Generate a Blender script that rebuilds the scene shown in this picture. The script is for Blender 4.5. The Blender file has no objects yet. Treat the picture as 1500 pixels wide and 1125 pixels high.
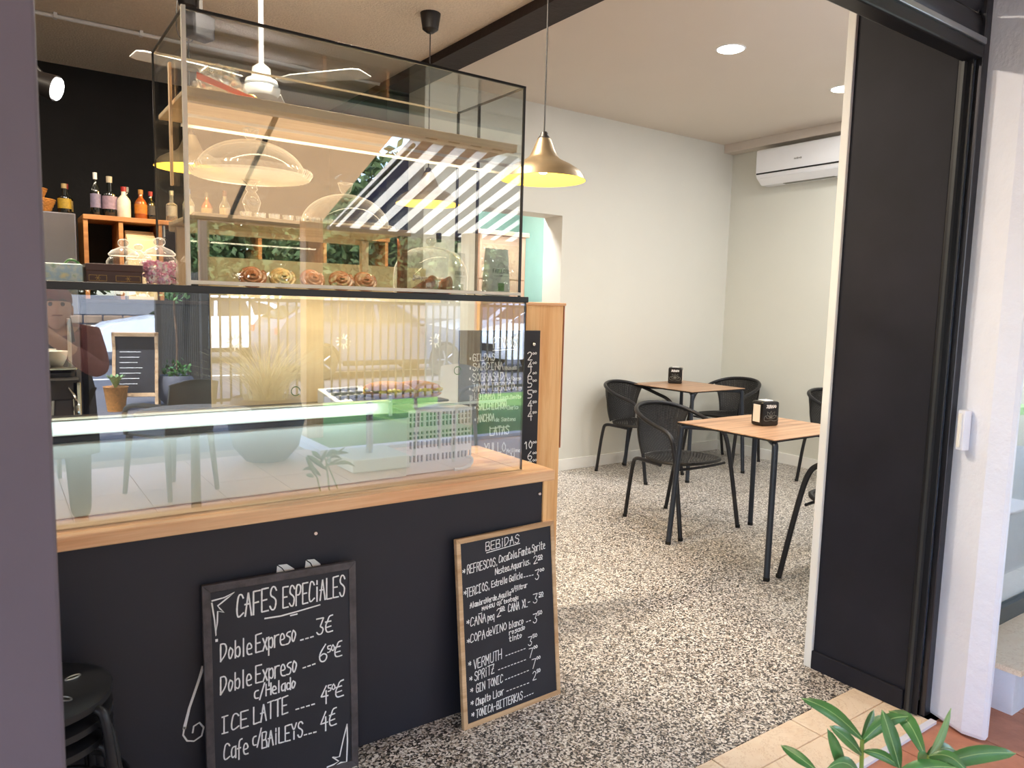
import bpy, math, random
from mathutils import Vector, Matrix, Quaternion
random.seed(7)
FANA = -54
S = bpy.context.scene
COL = S.collection
PI = math.pi
R = math.radians

# ------------------------------------------------------------ camera, sky, sun, exposure
cam_d = bpy.data.cameras.new('camera'); cam = bpy.data.objects.new('camera', cam_d); COL.objects.link(cam)
S.camera = cam
cam_d.sensor_fit = 'HORIZONTAL'; cam_d.sensor_width = 36.0; cam_d.lens = 36.0 * 1076.84 / 1500.0
cam_d.clip_start = 0.05; cam_d.clip_end = 300
_y, _p, _r = R(35.192), R(6.0728), R(1.459)
_f = Vector((math.sin(_y) * math.cos(_p), math.cos(_y) * math.cos(_p), -math.sin(_p)))
_rt = Vector((math.cos(_y), -math.sin(_y), 0)); _up = _rt.cross(_f)
_rt2 = _rt * math.cos(_r) + _up * math.sin(_r); _up2 = -_rt * math.sin(_r) + _up * math.cos(_r)
M = Matrix((_rt2, _up2, -_f)).transposed().to_4x4(); M.translation = Vector((0, 0, 1.42))
cam.matrix_world = M
cam_d.dof.use_dof = True; cam_d.dof.focus_distance = 3.6; cam_d.dof.aperture_fstop = 9.0

W = bpy.data.worlds.new('sky'); S.world = W; W.use_nodes = True
wn = W.node_tree.nodes; wl = W.node_tree.links
sky = wn.new('ShaderNodeTexSky'); sky.sky_type = 'NISHITA'; sky.sun_disc = False
sky.sun_elevation = R(60); sky.sun_rotation = R(-49); sky.air_density = 1.0; sky.dust_density = 1.5
wl.new(sky.outputs[0], wn['Background'].inputs[0]); wn['Background'].inputs[1].default_value = 1.0

sun_d = bpy.data.lights.new('sun', 'SUN'); sun = bpy.data.objects.new('sun', sun_d); COL.objects.link(sun)
sun_d.energy = 7.5; sun_d.angle = R(0.8); sun_d.color = (1.0, 0.95, 0.86)
sun.rotation_euler = Vector((-0.42, 0.36, 0.95)).to_track_quat('Z', 'Y').to_euler()
sun.location = (-6, -6, 12)

S.view_settings.view_transform = 'Standard'; S.view_settings.look = 'None'
S.view_settings.gamma = 1.0; S.view_settings.use_curve_mapping = False
S.view_settings.exposure = 0.5
S.cycles.transparent_max_bounces = 40; S.cycles.max_bounces = 10; S.cycles.glossy_bounces = 6
S.cycles.diffuse_bounces = 5; S.cycles.sample_clamp_indirect = 6.0
S.cycles.caustics_reflective = False; S.cycles.caustics_refractive = False

def hx(r, g, b):
    f = lambda c: (c / 255 / 12.92) if c <= 10.3 else ((c / 255 + 0.055) / 1.055) ** 2.4
    return (f(r), f(g), f(b), 1.0)

# ------------------------------------------------------------ materials
def newmat(name):
    m = bpy.data.materials.new(name); m.use_nodes = True
    return m, m.node_tree.nodes, m.node_tree.links, m.node_tree.nodes['Principled BSDF']
def coords(nt, sc=(1, 1, 1), rot=(0, 0, 0)):
    tc = nt.nodes.new('ShaderNodeTexCoord'); mp = nt.nodes.new('ShaderNodeMapping')
    nt.links.new(tc.outputs['Object'], mp.inputs[0]); mp.inputs['Scale'].default_value = sc
    mp.inputs['Rotation'].default_value = rot
    return mp.outputs[0]
def ramp(nt, fac, stops, const=False):
    r = nt.nodes.new('ShaderNodeValToRGB'); e = r.color_ramp.elements
    if const: r.color_ramp.interpolation = 'CONSTANT'
    while len(e) < len(stops): e.new(0.5)
    for k, (p, c) in enumerate(stops): e[k].position = p; e[k].color = c
    nt.links.new(fac, r.inputs[0]); return r.outputs[0]
def noise(nt, vec, scale, detail=4, rough=.55, dist=0):
    n = nt.nodes.new('ShaderNodeTexNoise'); n.inputs['Scale'].default_value = scale
    n.inputs['Detail'].default_value = detail; n.inputs['Roughness'].default_value = rough
    n.inputs['Distortion'].default_value = dist
    nt.links.new(vec, n.inputs['Vector']); return n.outputs[0]
def bump(nt, h, strength, bs, dist=.01):
    b = nt.nodes.new('ShaderNodeBump'); b.inputs['Strength'].default_value = strength; b.inputs['Distance'].default_value = dist
    nt.links.new(h, b.inputs['Height']); nt.links.new(b.outputs[0], bs.inputs['Normal'])
def plain(name, col, rough=.5, metal=0, var=.06, scale=8, bmp=0, bscale=60, spec=.5, emit=None, es=0, coat=0):
    m, n, l, b = newmat(name); nt = m.node_tree
    v = coords(nt)
    f = noise(nt, v, scale)
    c0 = tuple(max(0, c * (1 - var)) for c in col[:3]) + (1,); c1 = tuple(min(1, c * (1 + var)) for c in col[:3]) + (1,)
    l.new(ramp(nt, f, [(.3, c0), (.7, c1)]), b.inputs['Base Color'])
    b.inputs['Roughness'].default_value = rough; b.inputs['Metallic'].default_value = metal
    b.inputs['Specular IOR Level'].default_value = spec
    if coat: b.inputs['Coat Weight'].default_value = coat
    if bmp: bump(nt, noise(nt, v, bscale, 5), bmp, b)
    if emit: b.inputs['Emission Color'].default_value = emit; b.inputs['Emission Strength'].default_value = es
    return m
def wood(name, light, dark, axis=0, scale=1.0, rough=.5, knots=True, rings=14):
    m, n, l, b = newmat(name); nt = m.node_tree
    sc = [rings * scale] * 3; sc[axis] = .9 * scale
    v = coords(nt, tuple(sc))
    g = noise(nt, v, 1.6, 6, .6, .6)
    fine = noise(nt, coords(nt, tuple((220 if k != axis else 5) for k in range(3))), 1, 2)
    mid = tuple((a + c) / 2 for a, c in zip(light, dark))
    col = ramp(nt, g, [(.3, dark), (.46, mid), (.6, light), (.8, tuple(min(1, c * 1.06) for c in light[:3]) + (1,))])
    mx = n.new('ShaderNodeMix'); mx.data_type = 'RGBA'; mx.blend_type = 'MULTIPLY'; mx.inputs[0].default_value = .25
    l.new(col, mx.inputs[6]); l.new(ramp(nt, fine, [(.35, (.72, .66, .6, 1)), (.6, (1, 1, 1, 1))]), mx.inputs[7])
    out = mx.outputs[2]
    if knots:
        ks = [3.2, 3.2, 3.2]; ks[axis] = 1.9
        vo = n.new('ShaderNodeTexVoronoi'); l.new(coords(nt, tuple(ks)), vo.inputs['Vector']); vo.inputs['Scale'].default_value = 1.0
        k = ramp(nt, vo.outputs['Distance'], [(.0, (1, 1, 1, 1)), (.035, (.9, .9, .9, 1)), (.06, (0, 0, 0, 1))])
        m2 = n.new('ShaderNodeMix'); m2.data_type = 'RGBA'; l.new(k, m2.inputs[0]); l.new(out, m2.inputs[6])
        m2.inputs[7].default_value = tuple(c * .35 for c in dark[:3]) + (1,); out = m2.outputs[2]
    l.new(out, b.inputs['Base Color']); b.inputs['Roughness'].default_value = rough
    bump(nt, fine, .12, b, .002)
    return m
def glassmat(name, tint=(.93, .97, .94, 1), boost=2.2, lo=.03, rough=0.0, haze=0.0, graze=.75, rim=0.0):
    """thin clear pane: transparent, with an angle-dependent mirror layer"""
    m = bpy.data.materials.new(name); m.use_nodes = True; nt = m.node_tree; n = nt.nodes; l = nt.links
    n.clear(); out = n.new('ShaderNodeOutputMaterial')
    tr = n.new('ShaderNodeBsdfTransparent'); tr.inputs[0].default_value = tint
    gl = n.new('ShaderNodeBsdfGlossy'); gl.inputs['Roughness'].default_value = rough; gl.inputs['Color'].default_value = (1, 1, 1, 1)
    fr = n.new('ShaderNodeFresnel'); fr.inputs[0].default_value = 1.5
    # use the geometric facing so both sides of a pane reflect alike
    geo = n.new('ShaderNodeNewGeometry'); dt = n.new('ShaderNodeVectorMath'); dt.operation = 'DOT_PRODUCT'
    l.new(geo.outputs['Normal'], dt.inputs[0]); l.new(geo.outputs['Incoming'], dt.inputs[1])
    ab = n.new('ShaderNodeMath'); ab.operation = 'ABSOLUTE'; l.new(dt.outputs['Value'], ab.inputs[0])
    om = n.new('ShaderNodeMath'); om.operation = 'SUBTRACT'; om.inputs[0].default_value = 1; l.new(ab.outputs[0], om.inputs[1])
    pw = n.new('ShaderNodeMath'); pw.operation = 'POWER'; l.new(om.outputs[0], pw.inputs[0]); pw.inputs[1].default_value = 4
    ma = n.new('ShaderNodeMath'); ma.operation = 'MULTIPLY_ADD'; l.new(pw.outputs[0], ma.inputs[0]); ma.inputs[1].default_value = graze
    ma.inputs[2].default_value = lo * boost; ma.use_clamp = True
    mx = n.new('ShaderNodeMixShader'); l.new(ma.outputs[0], mx.inputs[0]); l.new(tr.outputs[0], mx.inputs[1]); l.new(gl.outputs[0], mx.inputs[2])
    n.remove(fr)
    res = mx.outputs[0]
    if rim:  # bright outlines put into the glass colour, whiter towards grazing edges
        p2 = n.new('ShaderNodeMath'); p2.operation = 'POWER'; l.new(om.outputs[0], p2.inputs[0]); p2.inputs[1].default_value = 4
        p3 = n.new('ShaderNodeMath'); p3.operation = 'MULTIPLY'; l.new(p2.outputs[0], p3.inputs[0]); p3.inputs[1].default_value = rim
        d2 = n.new('ShaderNodeBsdfDiffuse'); d2.inputs[0].default_value = (.95, .94, .9, 1)
        t2 = n.new('ShaderNodeBsdfTranslucent'); t2.inputs[0].default_value = (.95, .94, .9, 1)
        a2 = n.new('ShaderNodeAddShader'); l.new(d2.outputs[0], a2.inputs[0]); l.new(t2.outputs[0], a2.inputs[1])
        m3 = n.new('ShaderNodeMixShader'); l.new(p3.outputs[0], m3.inputs[0]); l.new(res, m3.inputs[1]); l.new(a2.outputs[0], m3.inputs[2]); res = m3.outputs[0]
    if haze:  # even whitish veil mixed into the colour so the glass shows
        df = n.new('ShaderNodeBsdfDiffuse'); df.inputs[0].default_value = (.9, .92, .9, 1)
        m2 = n.new('ShaderNodeMixShader'); m2.inputs[0].default_value = haze; l.new(res, m2.inputs[1]); l.new(df.outputs[0], m2.inputs[2]); res = m2.outputs[0]
    l.new(res, out.inputs[0]); return m

MT = {}
MT['white_wall'] = plain('white_wall', hx(216, 216, 208), .75, var=.015, scale=2, bmp=.05, bscale=90)
MT['right_wall'] = plain('right_wall', hx(212, 213, 204), .75, var=.015, scale=2, bmp=.05, bscale=90)
MT['smooth_ceiling'] = plain('smooth_ceiling', hx(212, 202, 190), .8, var=.01, scale=2)
MT['stucco'] = plain('stucco', hx(236, 222, 204), .95, var=.05, scale=60, bmp=.9, bscale=75)
MT['porch'] = plain('porch', hx(246, 238, 224), .9, var=.03, scale=6)
MT['dark_beam'] = plain('dark_beam', hx(32, 18, 14), .7, var=.2, bmp=.3, bscale=30)
MT['dark_wall'] = plain('dark_wall', hx(20, 18, 18), .8, var=.25, scale=5, bmp=.3, bscale=12)
MT['black_panel'] = plain('black_panel', hx(34, 34, 43), .5, var=.08, scale=3, bmp=.04, bscale=120)
MT['black_paint'] = plain('black_paint', hx(30, 30, 38), .62, spec=.25, var=.22, scale=4, bmp=.1, bscale=14)
MT['door_grey'] = plain('door_grey', hx(88, 80, 92), .55, var=.06, scale=6, bmp=.05)
MT['white_paint'] = plain('white_paint', hx(232, 232, 228), .6, var=.02)
MT['plaster'] = plain('plaster', hx(224, 228, 242), .8, var=.03, scale=5, bmp=.55, bscale=22)
MT['teal'] = plain('teal', hx(178, 214, 206), .8, var=.02)
MT['peach'] = plain('peach', hx(228, 190, 168), .6, var=.03)
MT['pine'] = wood('pine', hx(246, 200, 142), hx(226, 160, 96), 2, .8)
MT['pine_x'] = wood('pine_x', hx(242, 200, 156), hx(220, 156, 108), 0, .9)
MT['pale_pine'] = wood('pale_pine', hx(240, 212, 172), hx(214, 176, 130), 0, .8, knots=False)
MT['pale_pine_z'] = wood('pale_pine_z', hx(236, 205, 165), hx(205, 165, 120), 2, .8)
MT['shelf_wood'] = wood('shelf_wood', hx(196, 138, 80), hx(160, 100, 56), 0, .9)
MT['red_wood'] = wood('red_wood', hx(176, 112, 78), hx(120, 66, 44), 2, 1.0)
MT['frame_pine'] = wood('frame_pine', hx(222, 190, 150), hx(186, 146, 104), 0, 1.0, knots=False)
MT['oak_top'] = wood('oak_top', hx(200, 160, 126), hx(140, 102, 74), 0, .8, rings=22, rough=.36)
MT['board_black'] = plain('board_black', hx(36, 36, 43), .55, var=.14, scale=5)
MT['board_frame_dark'] = plain('board_frame_dark', hx(76, 70, 72), .5, var=.4, scale=22, bmp=.3)
MT['chalk'] = plain('chalk', hx(240, 240, 238), .8, var=.04, scale=80)
MT['black_metal'] = plain('black_metal', hx(34, 34, 38), .38, .3, var=.05)
MT['blue_metal'] = plain('blue_metal', hx(50, 56, 66), .35, .4, var=.05)
MT['rattan'] = plain('rattan', hx(30, 29, 29), .5, var=.3, scale=90)
MT['rubber'] = plain('rubber', hx(18, 18, 18), .8)
MT['chrome'] = plain('chrome', hx(214, 214, 210), .12, 1.0, var=.03)
MT['steel'] = plain('steel', hx(176, 180, 186), .28, 1.0, var=.06, scale=3)
MT['dark_steel'] = plain('dark_steel', hx(70, 70, 76), .3, .9, var=.1, scale=3)
MT['brass_shade'] = plain('brass_shade', hx(158, 140, 112), .36, .75, var=.05)
MT['shade_inside'] = plain('shade_inside', hx(246, 214, 96), .6, var=.03)
MT['plastic_black'] = plain('plastic_black', hx(26, 22, 22), .45)
MT['plastic_white'] = plain('plastic_white', hx(236, 238, 242), .35, var=.01)
MT['mint_panel'] = plain('mint_panel', hx(232, 244, 242), .25, var=.02, scale=3)
MT['mint_edge'] = plain('mint_edge', hx(240, 250, 242), .2, var=.02, scale=3)
MT['cream_panel'] = plain('cream_panel', hx(242, 222, 180), .6, var=.03, scale=3)
MT['glass'] = glassmat('glass', (.95, .965, .95, 1), 2.4, .066)
MT['side_glass'] = glassmat('side_glass', (.982, .992, .985, 1), 1.0, .02, graze=.28)
MT['crystal'] = glassmat('crystal', (.96, .96, .94, 1), 2.2, .06, .03, .12, .8, 1.0)
MT['crystal_thin'] = glassmat('crystal_thin', (.975, .98, .965, 1), 1.6, .03, .02, .02, .6, .6)
MT['case_metal'] = plain('case_metal', hx(70, 68, 66), .3, .8)
MT['case_bright'] = plain('case_bright', hx(240, 232, 216), .3, .1)
MT['bar_dark'] = plain('bar_dark', hx(58, 60, 62), .4, .4)
def emis(name, col, s):
    m, n, l, b = newmat(name); b.inputs['Emission Color'].default_value = col; b.inputs['Emission Strength'].default_value = s
    b.inputs['Base Color'].default_value = col; return m
MT['lamp_white'] = emis('lamp_white', (1, .98, .94, 1), 14)
MT['bulb'] = emis('bulb', (1, .72, .3, 1), 16)

def terrazzo():
    m, n, l, b = newmat('terrazzo'); nt = m.node_tree
    v = coords(nt)
    dn = n.new('ShaderNodeTexNoise'); dn.inputs['Scale'].default_value = 90; l.new(v, dn.inputs['Vector'])
    ad = n.new('ShaderNodeMix'); ad.data_type = 'VECTOR'; ad.inputs[0].default_value = .012
    l.new(v, ad.inputs[4]); l.new(dn.outputs['Color'], ad.inputs[5])
    vo = n.new('ShaderNodeTexVoronoi'); vo.inputs['Scale'].default_value = 165; l.new(ad.outputs[1], vo.inputs['Vector'])
    sp = n.new('ShaderNodeSeparateColor'); l.new(vo.outputs['Color'], sp.inputs[0])
    c = ramp(nt, sp.outputs[0], [(0, hx(36, 33, 32)), (.28, hx(100, 94, 88)), (.42, hx(168, 156, 142)), (.6, hx(212, 206, 198)), (.8, hx(240, 236, 230))], True)
    l.new(c, b.inputs['Base Color']); b.inputs['Roughness'].default_value = .32
    return m
MT['terrazzo'] = terrazzo()
def stone():
    m, n, l, b = newmat('threshold_stone'); nt = m.node_tree; v = coords(nt)
    f = noise(nt, v, 6, 8, .7, 1.2)
    w = noise(nt, v, 2.2, 5, .75, 4)
    c = ramp(nt, f, [(.3, hx(238, 214, 186)), (.55, hx(246, 228, 204)), (.75, hx(240, 218, 190))])
    mx = n.new('ShaderNodeMix'); mx.data_type = 'RGBA'; mx.blend_type = 'MULTIPLY'
    l.new(ramp(nt, w, [(.485, (0, 0, 0, 1)), (.5, (1, 1, 1, 1)), (.515, (0, 0, 0, 1))]), mx.inputs[0])
    l.new(c, mx.inputs[6]); mx.inputs[7].default_value = (.82, .76, .7, 1)
    l.new(mx.outputs[2], b.inputs['Base Color']); b.inputs['Roughness'].default_value = .55; bump(nt, f, .15, b); return m
MT['stone'] = stone()
MT['grout'] = plain('grout', hx(170, 156, 140), .9)
MT['terracotta'] = plain('terracotta', hx(188, 128, 104), .7, var=.14, scale=12, bmp=.2)
MT['terrace_tile'] = plain('terrace_tile', hx(236, 208, 192), .55, var=.08, scale=5)
MT['lawn'] = plain('lawn', hx(104, 144, 72), .9, var=.3, scale=30, bmp=.5)
MT['asphalt'] = plain('asphalt', hx(84, 87, 96), .9, var=.1, scale=3, bmp=.2)
MT['pavement'] = plain('pavement', hx(98, 98, 104), .9, var=.08, scale=2)
MT['leaf'] = plain('leaf', hx(70, 118, 62), .38, var=.25, scale=14)
MT['leaf_pale'] = plain('leaf_pale', hx(122, 158, 104), .42, var=.2, scale=14)
MT['stem'] = plain('stem', hx(128, 150, 70), .6, var=.2)
MT['bark'] = plain('bark', hx(120, 100, 84), .9, var=.3, bmp=.6, bscale=20)
MT['tree_leaf'] = plain('tree_leaf', hx(72, 92, 46), .7, var=.45, scale=3)
MT['straw'] = plain('straw', hx(240, 230, 196), .8, var=.25, scale=10)
MT['pot_grey'] = plain('pot_grey', hx(92, 96, 108), .6, var=.06)
MT['car_white'] = plain('car_white', hx(232, 238, 246), .25, var=.01, coat=.6)
MT['car_silver'] = plain('car_silver', hx(170, 178, 190), .28, .5, var=.01)
MT['car_blue'] = plain('car_blue', hx(84, 96, 118), .28, .3, var=.01)
MT['car_glass'] = plain('car_glass', hx(34, 40, 46), .08, var=.02)
MT['tyre'] = plain('tyre', hx(28, 28, 30), .8)
MT['fence_metal'] = plain('fence_metal', hx(66, 64, 60), .6)
MT['resin_grey'] = plain('resin_grey', hx(120, 122, 116), .5, var=.04)
MT['resin_pale'] = plain('resin_pale', hx(206, 212, 210), .45, var=.03)

# ------------------------------------------------------------ mesh builder
class B:
    def __init__(s): s.v = []; s.f = []
    def add(s, v, f):
        o = len(s.v); s.v += [tuple(p) for p in v]; s.f += [tuple(i + o for i in q) for q in f]; return s
    def box(s, x0, y0, z0, x1, y1, z1):
        x0, x1 = sorted((x0, x1)); y0, y1 = sorted((y0, y1)); z0, z1 = sorted((z0, z1))
        return s.add([(x0, y0, z0), (x1, y0, z0), (x1, y1, z0), (x0, y1, z0), (x0, y0, z1), (x1, y0, z1), (x1, y1, z1), (x0, y1, z1)],
                     [(0, 3, 2, 1), (4, 5, 6, 7), (0, 1, 5, 4), (1, 2, 6, 5), (2, 3, 7, 6), (3, 0, 4, 7)])
    def quad(s, a, b, c, d): return s.add([a, b, c, d], [(0, 1, 2, 3)])
    def tube(s, pts, r, n=8, closed=False, rs=None):
        pts = [Vector(p) for p in pts]; N = len(pts); V = []; F = []
        t0 = (pts[1] - pts[0]).normalized(); up = Vector((0, 0, 1)) if abs(t0.z) < .9 else Vector((1, 0, 0))
        nrm = (up - t0 * up.dot(t0)).normalized()
        for i in range(N):
            if closed: t = pts[(i + 1) % N] - pts[i - 1]
            else: t = pts[min(i + 1, N - 1)] - pts[max(i - 1, 0)]
            t.normalize(); nrm = (nrm - t * nrm.dot(t)).normalized(); bn = t.cross(nrm)
            rr = rs[i] if rs else r
            for k in range(n):
                a = 2 * PI * k / n; V.append(pts[i] + nrm * (math.cos(a) * rr) + bn * (math.sin(a) * rr))
        for i in range(N if closed else N - 1):
            j = (i + 1) % N
            for k in range(n): F.append((i * n + k, i * n + (k + 1) % n, j * n + (k + 1) % n, j * n + k))
        if not closed: F.append(tuple(range(n - 1, -1, -1))); F.append(tuple((N - 1) * n + k for k in range(n)))
        return s.add(V, F)
    def cyl(s, p0, p1, r0, r1=None, n=16):
        return s.tube([p0, p1], r0, n, rs=[r0, r0 if r1 is None else r1])
    def lathe(s, prof, c=(0, 0, 0), n=24, sx=1, sy=1, wob=None, cap0=True, cap1=False):
        V = []; F = []
        for (r, z) in prof:
            for k in range(n):
                a = 2 * PI * k / n; rr = r * (wob(a, z) if wob else 1)
                V.append((c[0] + rr * math.cos(a) * sx, c[1] + rr * math.sin(a) * sy, c[2] + z))
        for i in range(len(prof) - 1):
            for k in range(n): F.append((i * n + k, i * n + (k + 1) % n, (i + 1) * n + (k + 1) % n, (i + 1) * n + k))
        if cap0 and prof[0][0] > 1e-5: F.append(tuple(range(n - 1, -1, -1)))
        if cap1 and prof[-1][0] > 1e-5: F.append(tuple((len(prof) - 1) * n + k for k in range(n)))
        return s.add(V, F)
    def ball(s, c, r, n=12, sx=1, sy=1, sz=1):
        pr = [(max(1e-6, r * math.sin(PI * i / n)), -r * sz * math.cos(PI * i / n)) for i in range(n + 1)]
        return s.lathe(pr, c, n + 4, sx, sy)
    def prism(s, poly, y0, y1, axis='y'):
        n = len(poly)
        mk = {'y': lambda a, b, t: (a, t, b), 'z': lambda a, b, t: (a, b, t), 'x': lambda a, b, t: (t, a, b)}[axis]
        V = [mk(a, b, y0) for a, b in poly] + [mk(a, b, y1) for a, b in poly]
        F = [tuple(range(n)), tuple(range(2 * n - 1, n - 1, -1))] + [(i, i + n, (i + 1) % n + n, (i + 1) % n) for i in range(n)]
        return s.add(V, F)
    def xf(s, m):
        s.v = [tuple(m @ Vector(p)) for p in s.v]; return s
    def build(s, name, mat, parent=None, smooth=False, bevel=0, label=None, kind=None, loc=None, rot=None):
        me = bpy.data.meshes.new(name); me.from_pydata(s.v, [], s.f); me.validate()
        import bmesh
        bm = bmesh.new(); bm.from_mesh(me); bmesh.ops.recalc_face_normals(bm, faces=bm.faces); bm.to_mesh(me); bm.free()
        me.materials.append(MT[mat] if isinstance(mat, str) else mat)
        if smooth:
            me.polygons.foreach_set('use_smooth', [True] * len(me.polygons))
            if smooth != 'all': me.set_sharp_from_angle(angle=R(smooth if smooth is not True else 40))
        o = bpy.data.objects.new(name, me); COL.objects.link(o)
        if parent: o.parent = parent
        if loc: o.location = loc
        if rot: o.rotation_euler = rot
        if bevel:
            b = o.modifiers.new('bevel', 'BEVEL'); b.width = bevel; b.segments = 2; b.limit_method = 'ANGLE'; b.angle_limit = R(40)
        if label: o['label'] = label
        if kind: o['kind'] = kind
        return o
def thing(name, label, cat, loc=(0, 0, 0), rz=0, group=None, rot=None):
    o = bpy.data.objects.new(name, None); COL.objects.link(o); o.location = loc; o.empty_display_size = .1
    o.rotation_euler = rot if rot else (0, 0, rz); o['label'] = label; o['category'] = cat
    if group: o['group'] = group
    return o
def tag(o, label, cat, group=None):
    o['label'] = label; o['category'] = cat
    if group: o['group'] = group
    return o
def kids(o): return [c for c in bpy.data.objects if c.parent == o]
def dup(o, loc=None, rz=None, label=None, group=None, parent=None, scale=None):
    c = o.copy(); COL.objects.link(c)
    if parent: c.parent = parent
    for k in kids(o): dup(k, parent=c)
    if loc is not None: c.location = loc
    if rz is not None: c.rotation_euler = (0, 0, rz)
    if scale is not None: c.scale = scale
    if label: c['label'] = label
    if group: c['group'] = group
    return c
def smoothpath(pts, it=3):
    pts = [Vector(p) for p in pts]
    for _ in range(it):
        q = [pts[0]]
        for a, b in zip(pts, pts[1:]): q += [a * .75 + b * .25, a * .25 + b * .75]
        q.append(pts[-1]); pts = q
    return pts
def struct(name, b, mat, bevel=0, **k):
    return b.build(name, mat, kind='structure', bevel=bevel, **k)

PX1 = [(180.9, 258.5), (916.2, 136.6), (931.5, 1111.8), (211.9, 1339.9)]
PX2 = [(91.0, 167.8), (565.0, 72.8), (598.1, 912.2), (129.8, 1093.3)]
PX3 = [(95.1, 180.1), (427.1, 180.6), (411.9, 702.3), (85.0, 742.0)]
OLEAVES = [((1.3399, 0.6963, 0.6046), (1.3173, 0.8151, 0.6386), 0.011049999999999999, 0.1, 0.5, False), ((1.3386, 0.6964, 0.598), (1.3941, 0.6408, 0.6609), 0.0102, 0.16, 0.2, False), ((1.338, 0.6217, 0.5881), (1.3542, 0.6705, 0.6726), 0.01275, 0.02, 1.1, False), ((1.367, 0.5926, 0.6166), (1.4134, 0.6865, 0.6436), 0.011899999999999999, 0.22, 0.3, False), ((1.3743, 0.5878, 0.6193), (1.4826, 0.6039, 0.6679), 0.0072250000000000005, -0.12, 1.3, True), ((1.3377, 0.6941, 0.5757), (1.2357, 0.7034, 0.6614), 0.011049999999999999, 0.03, 1.2, False), ((1.2285, 0.7209, 0.568), (1.2366, 0.8018, 0.5713), 0.0085, 0.02, 0.4, False), ((1.2915, 0.6977, 0.5416), (1.2314, 0.7058, 0.6563), 0.0102, 0.02, 1.2, False), ((1.356, 0.5746, 0.6079), (1.5371, 0.5085, 0.6081), 0.01275, 0.06, 0.4, False), ((1.3385, 0.6961, 0.5954), (1.4444, 0.7203, 0.5983), 0.0085, 0.05, 1.0, True), ((1.3412, 0.6925, 0.5824), (1.3598, 0.6293, 0.5759), 0.007649999999999999, 0.12, 0.3, False), ((1.3711, 0.5985, 0.5891), (1.466, 0.582, 0.5986), 0.0102, 0.2, 0.3, False), ((1.3532, 0.5889, 0.6076), (1.3068, 0.5783, 0.6532), 0.0102, 0.05, 0.9, False), ((1.3384, 0.6959, 0.5928), (1.418, 0.7183, 0.6295), 0.007649999999999999, 0.03, 1.2, False), ((1.317, 0.6797, 0.5424), (1.2172, 0.6944, 0.587), 0.0102, 0.2, 0.3, False), ((1.2891, 0.6176, 0.5752), (1.3391, 0.5291, 0.6395), 0.01275, 0.12, 0.3, False), ((1.3579, 0.7073, 0.5971), (1.4898, 0.7103, 0.5783), 0.009349999999999999, 0.15, 0.4, True), ((1.3722, 0.589, 0.6167), (1.4005, 0.5304, 0.6035), 0.0085, 0.25, 0.3, False)]
OSTEMS = [[(1.45, 0.7, 0.2), (1.36596, 0.69852, 0.374852), (1.3399, 0.6963, 0.6046)], [(1.45, 0.7, 0.2), (1.44804, 0.6562, 0.382354), (1.3701, 0.5905, 0.6167)], [(1.45, 0.7, 0.2), (1.3366, 0.6990799999999999, 0.335792), (1.2915, 0.6977, 0.5416)]]
# ------------------------------------------------------------ handwriting
GL = {'A': '02282842/0535', 'B': '02080848363505/053544423202', 'C': '47381805031243', 'D': '02080838463432?', 'E': '480808020242/0535',
 'F': '48080802/0535', 'G': '4738180603123243453525', 'H': '0802/4842/0545', 'I': '0838/1812/0232', 'J': '1848/383312 03', 'K': '0802/4804/0442', 'L': '08020242',
 'M': '020808242448 4842', 'N': '020808424248', 'O': '28060422444628', 'P': '020838473505', 'Q': '28060422444628/3342', 'R': '020838473505/2542',
 'S': '473818063544321203', 'T': '0848/2822', 'U': '080312324348', 'V': '08222248', 'W': '081212263248', 'X': '0842/4802', 'Y': '082548/2522', 'Z': '084848020242/1535',
 'a': '361605031233/3632', 'b': '0802/052635332203', 'c': '361605031232', 'd': '3832/351605031233', 'e': '043435261605031232', 'f': '38281711/0525',
 'g': '361605031333/3631201000', 'h': '0802/0516263532', 'i': '1612/1718', 'j': '26211000/2728', 'k': '0802/360432', 'l': '1812', 'm': '0602/05162522/25364542',
 'n': '0602/05163532', 'o': '16050312233516', 'p': '0600/052635332203', 'q': '361605031233/3630', 'r': '0602/051636', 's': '36160534332202', 't': '1813122232/0636',
 'u': '0603122233/3632', 'v': '061236', 'w': '061212251 24246', 'x': '0632/3602', 'y': '0613/3600', 'z': '063636020232', '0': '28060422444628', '1': '062822',
 '2': '071838460202 42', '3': '084848252544321203', '4': '380404 44/3631', '5': '48080805354432 02', '6': '3805031232442504', '7': '0848484812', '8': '28074422044728',
 '9': '462506284732', '€': '48281605031242/0636/0434', '.': '1213', '-': '0535', '/': '0149', '*': '2824/0735/0537', '%': '0149/0708/4344', ',': '1210', ':': '1314/1617',
 'Ñ': '020808424248/09193949', 'ñ': '0602/05163532/08182838', '~': '05163546'}
GL['D'] = '02080838463402'; GL['J'] = '1848/38331203'; GL['w'] = '061212253246'
WID = {'i': 2.2, 'l': 2.0, 'I': 4, '.': 2, 'm': 5, 'W': 4.8, 'M': 4.8, ' ': 2.6, '-': 4, ':': 2, ',': 2, 't': 3.4}
def chaik(p):
    for _ in range(2):
        if len(p) < 3: return p
        q = [p[0]]
        for a, b in zip(p, p[1:]): q += [(a[0] * .75 + b[0] * .25, a[1] * .75 + b[1] * .25), (a[0] * .25 + b[0] * .75, a[1] * .25 + b[1] * .75)]
        q.append(p[-1]); p = q
    return p
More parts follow.
